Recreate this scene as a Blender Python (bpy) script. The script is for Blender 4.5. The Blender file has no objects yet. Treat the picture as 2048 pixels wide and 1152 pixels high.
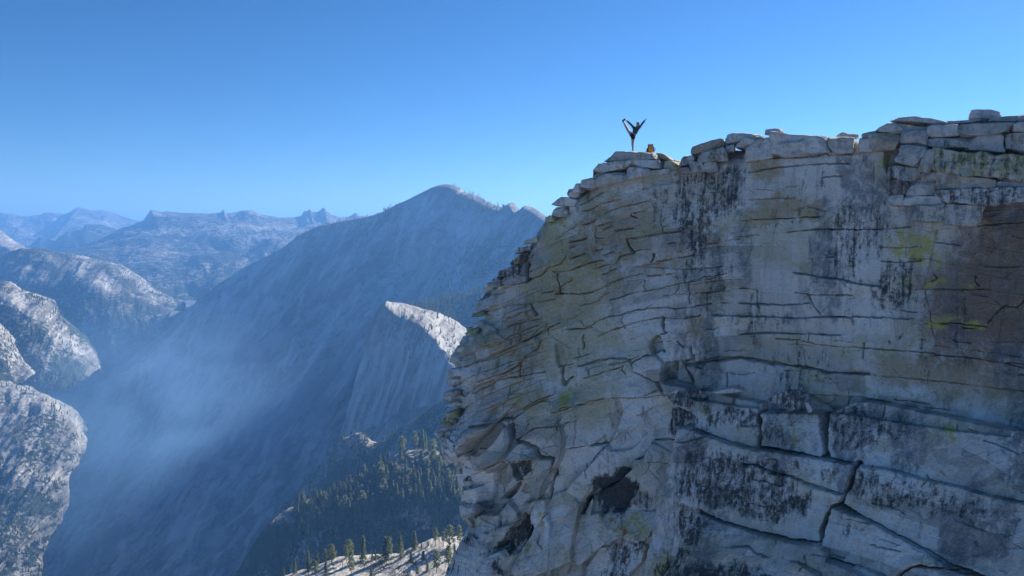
import bpy, math, random
import numpy as np
sc = bpy.context.scene
C = sc.collection
R = math.radians
# ---------------------------------------------------------------- camera, sky, sun, exposure
F = 1500.0                      # focal length in photo pixels (photo is 2048 x 1152)
HORIZON = 470.0                 # photo row of the horizon
PITCH = math.atan((576 - HORIZON) / F)
cam_d = bpy.data.cameras.new('camera')
cam = bpy.data.objects.new('camera', cam_d); C.objects.link(cam)
cam_d.sensor_width = 36.0
cam_d.lens = 36.0 * F / 2048
cam_d.clip_start = 0.2; cam_d.clip_end = 200000
cam.location = (0, 0, 0)
cam.rotation_euler = (R(90) - PITCH, 0, 0)
sc.camera = cam
SUN_AZ, SUN_EL = 46.0, 29.0     # azimuth to the right of the view direction, elevation
sd = np.array([math.sin(R(SUN_AZ)) * math.cos(R(SUN_EL)), math.cos(R(SUN_AZ)) * math.cos(R(SUN_EL)), math.sin(R(SUN_EL))])
w = bpy.data.worlds.new('World'); sc.world = w; w.use_nodes = True
nt = w.node_tree
sky = nt.nodes.new('ShaderNodeTexSky'); sky.sky_type = 'NISHITA'; sky.sun_disc = False
sky.sun_elevation = R(SUN_EL); sky.sun_rotation = R(SUN_AZ)
sky.altitude = 2700; sky.air_density = 1.0; sky.dust_density = 0.3; sky.ozone_density = 4.0
bg = nt.nodes['Background']; bg.inputs["Strength"].default_value = 0.0365
hs = nt.nodes.new('ShaderNodeHueSaturation'); hs.inputs['Hue'].default_value = 0.5; hs.inputs['Saturation'].default_value = 1.2   # a deep clear mountain sky
nt.links.new(sky.outputs[0], hs.inputs['Color']); gm = nt.nodes.new('ShaderNodeGamma'); gm.inputs['Gamma'].default_value = 1.12
nt.links.new(hs.outputs[0], gm.inputs[0]); nt.links.new(gm.outputs[0], bg.inputs['Color'])
sun_d = bpy.data.lights.new('sun', 'SUN'); sun_d.energy = 4.4; sun_d.angle = R(0.5); sun_d.color = (1.0, 0.93, 0.82)
sun = bpy.data.objects.new('sun', sun_d); C.objects.link(sun)
from mathutils import Vector
sun.rotation_euler = Vector(tuple(-sd)).to_track_quat('-Z', 'Y').to_euler()
sc.view_settings.view_transform = 'Standard'; sc.view_settings.look = 'None'
sc.view_settings.exposure = 1.42; sc.view_settings.gamma = 1.0
sc.render.engine = 'CYCLES'
sc.cycles.use_denoising = True
sc.cycles.max_bounces = 6; sc.cycles.diffuse_bounces = 3; sc.cycles.volume_bounces = 1
sc.cycles.transparent_max_bounces = 16
HAZE_DENSITY = 0.00009
SMOKE_DENSITY = 0.0013
HAZE_COLOR = (0.18, 0.46, 0.98)

# ---------------------------------------------------------------- helpers
def P(px, py, t):
    """world point seen at photo pixel (px, py) at camera depth t"""
    px = np.asarray(px, float); py = np.asarray(py, float); t = np.asarray(t, float)
    a = (px - 1024) / F; b = (576 - py) / F
    cp, sp = math.cos(PITCH), math.sin(PITCH)
    return np.stack(np.broadcast_arrays(a * t, (cp + b * sp) * t, (-sp + b * cp) * t), -1)

def hsh(*a):
    h = np.zeros(np.broadcast(*a).shape, np.uint32) + np.uint32(0x9e3779b9)
    for i, x in enumerate(a):
        h = (h ^ (x.astype(np.int64).astype(np.uint32) * np.uint32(0x85ebca6b + 2 * i * 7919))) * np.uint32(0xc2b2ae35)
        h ^= h >> np.uint32(15)
    h = h * np.uint32(0x27d4eb2f); h ^= h >> np.uint32(13)
    h = h * np.uint32(0x165667b1); h ^= h >> np.uint32(16)
    return h.astype(np.float64) / 4294967295.0

def vnoise(x, y, z=None, seed=0):
    x = np.asarray(x, float) + seed * 17.31; y = np.asarray(y, float) - seed * 9.17
    xi = np.floor(x); yi = np.floor(y); fx = x - xi; fy = y - yi
    fx = fx * fx * fx * (fx * (fx * 6 - 15) + 10); fy = fy * fy * fy * (fy * (fy * 6 - 15) + 10)
    if z is None:
        g = lambda i, j: hsh(xi + i, yi + j)
        a = g(0, 0) * (1 - fx) + g(1, 0) * fx; b = g(0, 1) * (1 - fx) + g(1, 1) * fx
        return (a * (1 - fy) + b * fy) * 2 - 1
    z = np.asarray(z, float); zi = np.floor(z); fz = z - zi
    fz = fz * fz * fz * (fz * (fz * 6 - 15) + 10)
    r = 0
    for k in (0, 1):
        g = lambda i, j: hsh(xi + i, yi + j, zi + k)
        a = g(0, 0) * (1 - fx) + g(1, 0) * fx; b = g(0, 1) * (1 - fx) + g(1, 1) * fx
        r = r + (a * (1 - fy) + b * fy) * (fz if k else 1 - fz)
    return r * 2 - 1

def fbm(x, y, z=None, octv=4, seed=0, gain=0.5):
    s = 0; a = 1; f = 1; n = 0
    for o in range(octv):
        s = s + a * vnoise(x * f, y * f, None if z is None else z * f, seed + o * 3)
        n += a; a *= gain; f *= 2.03
    return s / n

def sstep(a, b, x):
    t = np.clip((x - a) / (b - a), 0, 1)
    return t * t * (3 - 2 * t)

def mesh_np(name, V, quads, mat, smooth=True, attrs=None, uv=None, parent=None, origin=None):
    V = np.ascontiguousarray(V, dtype=np.float64)
    if origin is not None: V = V - np.asarray(origin)
    me = bpy.data.meshes.new(name)
    q = np.ascontiguousarray(quads, dtype=np.int32); n, k = q.shape
    me.vertices.add(len(V)); me.vertices.foreach_set('co', V.astype(np.float32).ravel())
    me.loops.add(n * k); me.loops.foreach_set('vertex_index', q.ravel())
    me.polygons.add(n); me.polygons.foreach_set('loop_start', np.arange(0, n * k, k, dtype=np.int32))
    me.polygons.foreach_set('use_smooth', np.full(n, bool(smooth)))
    me.update(calc_edges=True); me.validate()
    if attrs:
        for an, av in attrs.items():
            at = me.attributes.new(an, 'FLOAT', 'POINT'); at.data.foreach_set('value', np.asarray(av, np.float32).ravel())
    if uv is not None:
        l = me.uv_layers.new(name='flow'); l.data.foreach_set('uv', np.asarray(uv, np.float32)[q.ravel()].ravel())
    if mat: me.materials.append(mat)
    o = bpy.data.objects.new(name, me); C.objects.link(o)
    if origin is not None: o.location = tuple(origin)
    if parent: o.parent = parent
    return o

def grid_quads(nr, nc):
    i = np.arange(nr - 1)[:, None] * nc + np.arange(nc - 1)[None, :]
    return np.stack([i, i + 1, i + nc + 1, i + nc], -1).reshape(-1, 4)

def tag(o, label=None, cat=None, group=None, kind=None):
    if label: o['label'] = label
    if cat: o['category'] = cat
    if group: o['group'] = group
    if kind: o['kind'] = kind
    return o

# ---------------------------------------------------------------- materials
class NT:
    def __init__(s, name):
        s.m = bpy.data.materials.new(name); s.m.use_nodes = True; s.t = s.m.node_tree
        s.b = s.t.nodes['Principled BSDF']; s.b.inputs['Roughness'].default_value = 0.9
        s.b.inputs['Specular IOR Level'].default_value = 0.2
    def n(s, typ, **kw):
        nd = s.t.nodes.new(typ)
        for k, v in kw.items(): setattr(nd, k, v)
        return nd
    def l(s, a, b): s.t.links.new(a, b)
    def val(s, v, sock):
        if hasattr(v, 'links'): s.l(v, sock)
        else: sock.default_value = v
    def math(s, op, a, b=0.0, clamp=False):
        nd = s.n('ShaderNodeMath', operation=op, use_clamp=clamp)
        s.val(a, nd.inputs[0]); s.val(b, nd.inputs[1]); return nd.outputs[0]
    def noise(s, vec, scale, detail=4, rough=0.55, dist=0.0):
        nd = s.n('ShaderNodeTexNoise'); s.l(vec, nd.inputs['Vector'])
        nd.inputs['Scale'].default_value = scale; nd.inputs['Detail'].default_value = detail
        nd.inputs['Roughness'].default_value = rough; nd.inputs['Distortion'].default_value = dist
        return nd.outputs['Fac']
    def scale(s, vec, xyz):
        nd = s.n('ShaderNodeMapping'); s.l(vec, nd.inputs['Vector']); nd.inputs['Scale'].default_value = xyz
        return nd.outputs[0]
    def ramp(s, fac, lo, hi):
        nd = s.n('ShaderNodeMapRange', interpolation_type='SMOOTHSTEP'); s.val(fac, nd.inputs[0])
        s.val(lo, nd.inputs[1]); s.val(hi, nd.inputs[2]); return nd.outputs[0]
    def mix(s, fac, a, b, mode='MIX'):
        nd = s.n('ShaderNodeMix', data_type='RGBA', blend_type=mode)
        s.val(fac, nd.inputs[0])
        for v, i in ((a, 6), (b, 7)):
            if hasattr(v, 'links'): s.l(v, nd.inputs[i])
            else: nd.inputs[i].default_value = (*v, 1)
        return nd.outputs[2]
    def attr(s, name): return s.n('ShaderNodeAttribute', attribute_name=name).outputs['Fac']
    def bump(s, h, strength, dist):
        nd = s.n('ShaderNodeBump'); s.l(h, nd.inputs['Height'])
        nd.inputs['Strength'].default_value = strength; nd.inputs['Distance'].default_value = dist
        s.l(nd.outputs[0], s.b.inputs['Normal'])
    def done(s, col): s.l(col, s.b.inputs['Base Color']); return s.m

def cliff_material():
    m = NT('weathered_granite')
    pos = m.n('ShaderNodeNewGeometry').outputs['Position']
    tall = m.scale(pos, (1, 1, 0.2))
    n_big = m.noise(tall, 0.25, 6, 0.65, .4); n_mid = m.noise(pos, 0.9, 7, 0.72); n_fine = m.noise(pos, 6.0, 5, 0.75)
    n_str = m.noise(m.scale(pos, (1, 1, 0.085)), 1.9, 6, 0.68, .25); n_str2 = m.noise(m.scale(pos, (1, 1, 0.06)), 5.0, 4, 0.65)
    n_grain = m.noise(pos, 26.0, 3, 0.7); n_blot = m.noise(m.scale(pos, (1, 1, .7)), 2.3, 8, 0.78, .5)
    col = m.mix(m.ramp(n_big, 0.32, 0.68), (0.58, 0.52, 0.445), (0.76, 0.70, 0.62))
    col = m.mix(m.math('MULTIPLY', m.ramp(n_mid, 0.42, 0.66), .8), col, (0.60, 0.51, 0.40))
    col = m.mix(m.math('MULTIPLY', m.ramp(n_mid, 0.47, 0.34), .7), col, (0.50, 0.475, 0.44))
    col = m.mix(m.math('MULTIPLY', m.ramp(n_str, 0.50, 0.70), 0.5), col, (0.19, 0.19, 0.18))
    col = m.mix(m.math('MULTIPLY', m.ramp(n_str2, 0.50, 0.34), 0.35), col, (0.62, 0.61, 0.59))
    col = m.mix(m.math('MULTIPLY', m.ramp(n_str2, 0.56, 0.72), 0.35), col, (0.24, 0.225, 0.19))
    pl = m.attr('plate')                                       # each plate of rock weathers differently; buttress facets also carry light contrast
    col = m.mix(m.math('MULTIPLY', m.ramp(pl, .5, 1.0), .55), col, (0.74, 0.72, 0.68)); col = m.mix(m.math('MULTIPLY', m.ramp(pl, .5, 0.0), .65), col, (0.26, 0.235, 0.19))
    def stain(name, color, nz, gain, lo, hi, top=1.0):
        nonlocal col
        a = m.attr(name)
        f = m.math('ADD', m.math('MULTIPLY', a, gain), nz)
        f = m.math('MULTIPLY', m.math('MULTIPLY', m.ramp(f, lo, hi), m.ramp(a, 0.0, 0.25)), top)
        col = m.mix(f, col, color)
    n_patch = m.noise(pos, 1.1, 8, 0.75, 0.8)
    n_spk = m.math('ADD', m.math('MULTIPLY', m.noise(m.scale(pos, (1, 1, .75)), 3.6, 8, 0.85, 0.3), .62), m.math('MULTIPLY', n_str2, .38))
    n_spk = m.math('ADD', m.math('MULTIPLY', m.math('SUBTRACT', n_spk, .5), 2.0), .5); n_blot = m.math('ADD', m.math('MULTIPLY', m.math('SUBTRACT', n_blot, .5), 1.5), .5)
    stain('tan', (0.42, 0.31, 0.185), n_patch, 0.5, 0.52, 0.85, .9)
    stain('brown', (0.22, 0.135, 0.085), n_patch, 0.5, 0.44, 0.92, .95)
    stain('red', (0.30, 0.165, 0.115), n_patch, 0.5, 0.58, 0.9, .9)
    stain('white', (0.70, 0.71, 0.70), n_str, 0.5, 0.66, 1.0, .8)
    stain('olive', (0.40, 0.345, 0.16), n_patch, 0.45, 0.52, 0.92, .62)
    stain('yellow', (0.47, 0.41, 0.10), n_blot, 0.48, 0.60, 0.90, .92)
    stain('grey', (0.13, 0.135, 0.14), n_blot, 0.45, 0.58, 0.95, .75)
    stain('black', (0.036, 0.038, 0.038), n_spk, 0.5, 0.70, 0.96, .95)
    sp = m.noise(pos, 3.6, 7, 0.82)                            # lichen mottling everywhere
    col = m.mix(m.math('MULTIPLY', m.ramp(sp, 0.57, 0.68), 0.5), col, (0.13, 0.13, 0.125))
    col = m.mix(m.math('MULTIPLY', m.ramp(n_grain, 0.48, 0.72), 0.36), col, (0.13, 0.13, 0.13))
    col = m.mix(m.math('MULTIPLY', m.ramp(n_grain, 0.46, 0.30), 0.3), col, (0.66, 0.65, 0.63))
    h = m.math('ADD', m.math('MULTIPLY', n_fine, 1.0), m.math('MULTIPLY', n_mid, 1.6))
    m.bump(h, 1.0, 0.05)
    return m.done(col)

def slope_material(name, rock=(0.30, 0.29, 0.275), rock2=(0.40, 0.39, 0.37), su=60., sv=420., tree=14., forest_add=0.0, veins=.7, bump=None, isoa=.7):
    """bare granite with bands and water streaks down the fall line, joints, and dark conifers where 'forest' is high"""
    m = NT(name)
    uv = m.n('ShaderNodeUVMap', uv_map='flow').outputs[0]
    pos = m.n('ShaderNodeNewGeometry').outputs['Position']
    st = m.noise(m.scale(uv, (1 / su, 1 / sv, 1)), 1.0, 8, 0.68, 0.6)
    st2 = m.noise(m.scale(uv, (4 / su, 2.2 / sv, 1)), 1.0, 6, 0.7, .5)
    st3 = m.noise(m.scale(uv, (.33 / su, .55 / sv, 1)), 1.0, 7, 0.62, 1.0)
    iso = m.noise(pos, 2.2 / su, 8, 0.7, .4)
    col = m.mix(m.ramp(st, 0.40, 0.60), rock, rock2)
    col = m.mix(m.math('MULTIPLY', m.ramp(st2, 0.48, 0.62), 0.65), col, tuple(c * 0.5 for c in rock))
    col = m.mix(m.math('MULTIPLY', m.ramp(st3, 0.50, 0.60), veins), col, tuple(c * 0.40 for c in rock))
    col = m.mix(m.math('MULTIPLY', m.ramp(st3, 0.44, 0.34), veins * .8), col, tuple(c * 1.35 for c in rock2))
    col = m.mix(m.math('MULTIPLY', m.ramp(iso, 0.50, 0.62), isoa), col, tuple(c * 0.55 for c in rock))
    vo = m.n('ShaderNodeTexVoronoi', feature='DISTANCE_TO_EDGE'); m.l(m.scale(uv, (2.2 / su, 1.6 / su, 1)), vo.inputs['Vector']); vo.inputs['Scale'].default_value = 1.0
    col = m.mix(m.math('MULTIPLY', m.ramp(vo.outputs['Distance'], 0.05, 0.0), .5), col, tuple(c * 0.35 for c in rock))
    col = m.mix(m.math('MULTIPLY', m.attr('pale'), .85), col, tuple(min(.6, c * 1.75) for c in rock2))
    tn = m.noise(pos, 1 / tree, 3, 0.75)
    bn = m.noise(pos, 1 / (tree * 11), 6, 0.65, .4)
    a = m.math('ADD', m.attr('forest'), forest_add)
    f = m.math('ADD', a, m.math('MULTIPLY', m.math('SUBTRACT', bn, 0.5), 2.0))
    f = m.math('ADD', f, m.math('MULTIPLY', m.math('SUBTRACT', tn, 0.5), 1.7))
    col = m.mix(m.ramp(f, 0.42, 0.58), col, (0.030, 0.043, 0.026))  # conifer colour; 'forest' also carries shade on dome fronts and the knob
    hh = m.math('ADD', m.math('ADD', st, m.math('MULTIPLY', iso, .8)), m.math('MULTIPLY', m.ramp(f, .42, .58), .35))
    m.bump(hh, 1.0, su * 0.3 if bump is None else bump)
    return m.done(col)

# ================================================================ the granite cliff
ROCK = cliff_material()
X0, X1, Y0, Y1 = 840, 2310, 190, 1320       # tracing window, photo pixels
def Tface(c, r):
    t = np.interp(c, [840, 950, 1300, 1700, 2048, 2310], [50.5, 49.5, 44.0, 38.0, 32.5, 28.5])
    return t - 0.004 * np.maximum(0, r - 700) * sstep(1280, 1500, c) + 0.0022 * np.maximum(0, r - 880) * (1 - sstep(950, 1250, c))
NIN = np.array([0.52, 0.854, 0.0])           # horizontal direction into the rock

T_C = [850, 950, 975, 1000, 1030, 1050, 1070, 1085, 1100, 1140, 1150, 1200, 1240, 1300, 1340, 1400, 1440, 1490, 1530, 1600, 1700, 1760, 1790, 1850, 2048, 2310]
T_R = [605, 603, 588, 560, 524, 500, 472, 446, 430, 414, 392, 356, 338, 326, 318, 318, 306, 296, 290, 292, 290, 278, 262, 256, 252, 250]
L_R = [0, 600, 640, 664, 690, 715, 745, 770, 800, 830, 850, 875, 895, 920, 950, 980, 1005, 1020, 1036, 1050, 1080, 1120, 1152, 1400]
L_C = [953, 953, 950, 938, 926, 914, 903, 906, 895, 898, 892, 886, 900, 918, 930, 940, 945, 938, 944, 950, 946, 930, 918, 870]

def Z(ox, oy, s, *pts): return [(ox + x / s, oy + y / s) for x, y in pts]
z1 = lambda *p: Z(1080, 280, 5.76, *p); z2 = lambda *p: Z(1340, 220, 4.8, *p); z3 = lambda *p: Z(1700, 200, 4.966, *p)
z4 = lambda *p: Z(900, 440, 5.76, *p); z5 = lambda *p: Z(870, 620, 5.76, *p); z6 = lambda *p: Z(870, 800, 5.76, *p)
z7 = lambda *p: Z(900, 952, 5.76, *p); z8 = lambda *p: Z(1140, 440, 4.8, *p)
b1 = lambda *p: Z(1140, 640, 5.76, *p); b2 = lambda *p: Z(1140, 820, 5.76, *p); b3 = lambda *p: Z(1160, 952, 5.76, *p)
b4 = lambda *p: Z(1290, 700, 4.014, *p); b5 = lambda *p: Z(1620, 740, 4.028, *p); b6 = lambda *p: Z(1340, 952, 5.689, *p)
b7 = lambda *p: Z(1688, 952, 5.689, *p); b8 = lambda *p: Z(1480, 420, 3.2, *p)

# cracks: (points, width px, depth m, lip m)   lip > 0: the rock above overhangs, lip < 0: the rock below stands out as a ledge
t_, m_, d_ = (0.8, 0.14), (0.95, 0.24), (1.6, 0.5)
CR = []
def cr(wd, lip, pts): CR.append((pts, wd[0], wd[1], lip))
cr(t_, .05, z8((0,710),(90,715),(170,700),(230,680),(400,600),(560,545),(700,515)))
cr(m_, .10, z8((380,765),(500,735),(620,690),(750,670),(850,660),(920,640),(1050,610),(1230,580),(1400,550)))
cr(m_, .05, z8((150,1030),(200,1010),(280,960),(380,920),(500,910),(560,880),(700,860),(900,840),(1000,850),(1150,830),(1350,800)))
cr(m_, .10, z8((270,1110),(400,1050),(550,1000),(700,965),(850,940),(1100,940),(1250,910)))
cr(m_, .28, z8((0,480),(90,450),(180,410),(340,375)))
cr(m_, .28, z8((230,465),(350,430),(440,425),(480,345),(600,315)))
cr(m_, .05, z8((0,1055),(160,1045),(210,1030)))
cr(t_, .08, z8((550,180),(650,170),(850,130),(1050,110)))
cr(d_, .10, z8((550,180),(570,240),(620,305)))
for p in (((0,220),(140,180)), ((0,272),(60,250)), ((10,378),(140,320)), ((240,288),(320,265)), ((330,325),(430,300)), ((320,520),(460,460)),
          ((640,290),(790,265)), ((700,440),(860,410)), ((920,512),(1030,508)), ((120,50),(230,10)), ((270,60),(400,20)), ((320,100),(400,50)), ((940,230),(1010,212)), ((1290,235),(1410,212))):
    cr((1.0, .2), .24, z8(*p))
cr(d_, 0, z8((805,325),(782,400)))
cr(t_, .06, z8((610,455),(880,455),(1050,465),(1240,465),(1400,460)))
cr(t_, .05, z8((900,720),(1060,715),(1300,690),(1650,660),(1728,660)))
cr(t_, 0, z8((1090,470),(1110,590))); cr(m_, 0, z8((1150,600),(1145,800)))
cr(m_, -.20, z8((1380,915),(1728,920)))
cr(d_, 0, z8((890,940),(895,1020),(920,1080),(840,1110)))
cr(t_, .05, z8((420,100),(520,90),(600,80)))
cr(t_, .05, z8((1520,190),(1650,172))); cr(t_, .05, z8((1450,795),(1540,795))); cr(t_, .03, z8((90,825),(250,780),(310,735)))
# upper left of the face
for p in (((450,740),(560,700),(680,630),(780,600)), ((480,810),(600,795),(720,735),(860,700),(960,680)), ((760,860),(830,815),(940,775),(1100,735),(1290,690)),
          ((1000,1150),(1080,1120),(1250,1090),(1420,1060),(1620,1050)), ((860,1050),(960,1035),(1080,1015)), ((480,980),(560,955),(650,920)), ((650,995),(820,940)),
          ((720,1040),(840,985)), ((1090,840),(1230,810)), ((180,1150),(300,1060),(420,1000)), ((700,460),(900,380))):
    cr((.9, .2), .16, z1(*p))
# left half
for p, wd, lip in ((((850,180),(950,155),(1080,130),(1220,100)), m_, .2), (((550,440),(700,390),(880,300),(1060,215),(1190,175)), m_, .25),
          (((560,560),(700,500),(900,420),(1050,345),(1150,295),(1300,215),(1440,150)), m_, .35), (((515,830),(680,765),(800,735),(960,630),(1060,520),(1170,450),(1200,360)), m_, .5),
          (((460,960),(600,890),(720,810),(860,780),(1000,755),(1280,705)), m_, .2), (((995,610),(995,755)), d_, 0), (((530,650),(520,820)), d_, .1),
          (((1060,1110),(1250,1010),(1390,960)), m_, .5), (((1470,650),(1490,850),(1600,770)), (3.2,.6), 0), (((1480,230),(1728,220)), t_, .05),
          (((1400,1150),(1520,1090),(1728,1070)), m_, .3), (((1500,640),(1610,605)), t_, .1), (((1640,640),(1728,630)), t_, .1), (((770,130),(900,60),(1020,10)), t_, .15),
          (((880,300),(910,390)), t_, 0), (((960,260),(970,350)), t_, 0), (((430,960),(440,830)), m_, 0), (((720,120),(760,60),(765,0)), m_, .1)):
    cr(wd, lip, z5(*p))
for p, wd, lip in ((((1210,855),(1300,855),(1480,860),(1580,850),(1650,825)), m_, .08), (((1230,620),(1260,760),(1260,850)), d_, .1), (((1030,950),(1200,910)), m_, .3),
          (((1040,835),(1170,820)), m_, .1), (((870,690),(1000,660),(1060,630),(1130,550),(1280,500),(1340,420)), m_, .3), (((1440,555),(1560,500),(1728,460)), m_, .25),
          (((880,510),(875,690)), (3.5,.8), 0), (((590,760),(860,720)), m_, .35), (((350,900),(460,860),(590,830)), m_, .15), (((380,1050),(590,1010)), m_, .4),
          (((940,970),(1000,1090)), d_, 0), (((650,1150),(830,1060),(950,1030)), m_, .15), (((600,990),(930,960)), t_, .1), (((1400,450),(1560,390)), m_, .25),
          (((1400,260),(1560,205)), m_, .25), (((1170,600),(1370,580)), t_, .1), (((1290,760),(1395,690)), m_, .3)):
    cr(wd, lip, z4(*p))
for p, wd, lip in ((((440,300),(620,265),(760,235),(890,235)), (3.,.7), .2), (((860,290),(900,400),(950,465),(1050,455),(1110,510),(1200,550),(1220,600),(1250,640),(1400,640)), (3.,.7), 0),
          (((480,300),(490,340),(450,420)), d_, 0), (((1410,640),(1380,760),(1390,830),(1340,1000),(1320,1150)), (2.8,.7), 0), (((890,235),(960,180),(1100,80),(1250,0)), m_, .4),
          (((960,440),(1200,310),(1400,280),(1650,230)), m_, .3), (((500,840),(640,760),(780,690),(900,670),(1200,650)), m_, .7), (((1520,550),(1728,530)), m_, .3),
          (((1400,120),(1640,50)), m_, .4), (((660,970),(730,1080)), d_, 0), (((690,1150),(850,1030),(980,940)), m_, .6), (((1650,60),(1640,500)), t_, 0)):
    cr(wd, lip, z6(*p))
# middle
for p, wd, lip in ((((100,530),(250,480),(330,460),(500,430),(600,430),(660,440),(720,490),(800,450),(900,405)), m_, .2), (((180,665),(300,630),(450,580),(620,515)), m_, .2),
          (((215,540),(245,630)), m_, 0), (((0,990),(100,960),(350,900),(600,890),(870,890),(1090,865)), m_, .25), (((850,870),(1020,805)), m_, .2),
          (((780,1100),(840,1070),(845,1010)), m_, .2), (((1300,480),(1320,560),(1380,650),(1410,750)), (2.8,.6), 0), (((1385,320),(1385,450),(1300,480)), d_, 0),
          (((1000,180),(1050,240),(1075,330),(1090,360)), d_, 0), (((1075,0),(1080,90)), d_, 0), (((1580,460),(1640,440),(1728,430)), m_, -.15), (((120,0),(150,60),(180,90)), t_, 0),
          (((1230,250),(1320,320)), m_, .1), (((700,215),(900,195)), t_, .05), (((100,310),(110,470)), t_, 0)):
    cr(wd, lip, b1(*p))
for p, wd, lip in ((((0,430),(210,410),(440,390)), m_, .3), (((440,390),(470,460)), m_, 0), (((380,440),(300,530),(210,670)), m_, .1), (((190,620),(195,770)), m_, 0),
          (((970,345),(1090,325),(1170,335),(1370,340)), m_, .15), (((720,590),(850,550)), d_, .2), (((930,580),(1190,610)), t_, .1), (((450,400),(450,600)), t_, 0)):
    cr(wd, lip, b2(*p))
# right, upper and middle
for p, wd, lip in ((((350,405),(450,420),(600,440),(720,465),(900,490)), m_, -.22), (((300,140),(500,125),(850,120),(1100,110)), m_, .1), (((0,68),(300,55),(520,40)), t_, .05),
          (((0,505),(110,505),(110,600)), t_, 0), (((0,595),(330,605),(440,598)), m_, -.12), (((350,525),(430,530),(470,620),(510,670)), m_, .08), (((430,540),(720,543)), m_, .1),
          (((0,680),(150,680),(400,692),(650,685),(1100,695)), m_, -.12), (((0,795),(150,785),(450,790),(560,800),(640,800)), m_, -.12),
          (((240,822),(380,830),(480,855),(600,870),(900,890),(1150,905),(1250,915)), m_, .14), (((-350,990),(0,942),(200,975),(480,1015),(560,1040),(820,1055)), (3,.4), -.1),
          (((445,795),(445,840)), m_, 0), (((900,330),(1050,335),(1160,320)), m_, .05), (((1120,510),(1380,512),(1600,515)), t_, .04), (((1180,728),(1350,725),(1450,735),(1580,748)), m_, .06),
          (((1590,725),(1650,640),(1690,612),(1770,620),(1818,570),(2000,500)), m_, .1), (((1250,925),(1500,950),(1700,985),(1818,1010),(2300,1090)), m_, .12),
          (((820,1055),(1100,1080),(1400,1110),(1818,1160)), t_, .03), (((1400,105),(1818,75),(2400,40)), m_, .12), (((1560,360),(1818,365)), t_, .03), (((900,240),(1160,238)), t_, .04),
          (((430,310),(620,300)), t_, .05)):
    cr(wd, lip, b8(*p))
for p, wd, lip in ((((750,600),(900,570),(1060,550),(1250,525),(1480,518),(1728,515)), m_, .12), (((750,490),(990,455),(1200,450),(1500,425),(1728,420)), (2.4,.3), .12), (((800,1055),(1000,1045),(1110,1045),(1440,1020)), m_, .08),
          (((770,860),(1000,850),(1200,850)), t_, .05), (((1450,645),(1640,632)), m_, .06), (((1130,740),(1210,738)), t_, .04)):
    cr(wd, lip, z2(*p))
# lower right beds and joints
for p, wd, lip in ((((870,870),(990,880),(1120,930),(1300,970),(1420,1020),(1726,1110)), (2.2,.3), -.1), (((970,500),(990,640),(975,720)), (3,.6), 0)):
    cr(wd, lip, b4(*p))
for p, wd, lip in ((((480,715),(440,870),(375,1030)), (3.2,.7), 0), (((200,880),(300,930),(400,960)), t_, -.1)):
    cr(wd, lip, b5(*p))
for p, wd, lip in ((((80,130),(230,175),(400,230),(560,290)), m_, .1), (((350,400),(430,440),(480,440)), m_, .1), (((1130,510),(1400,560),(1720,630)), (2.4,.4), 0), (((1400,565),(1430,620)), m_, 0),
          (((930,650),(1120,640),(1210,710),(1350,750)), m_, -.12), (((1660,795),(1760,810),(1900,890),(2048,950)), m_, -.2), (((1400,930),(1560,990),(1750,1075),(2048,1130)), m_, -.2), (((2000,250),(1960,480),(1900,640)), m_, 0)):
    cr(wd, lip, b6(*p))
for p, wd, lip in ((((1350,800),(1470,850),(1500,880)), m_, 0), (((930,1060),(960,1010),(1100,905),(1180,900),(1370,930),(1550,930),(1750,1010),(2048,1130)), (2.6,.5), .35), (((0,920),(200,1010),(420,1130)), m_, -.2)):
    cr(wd, lip, b7(*p))

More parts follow.
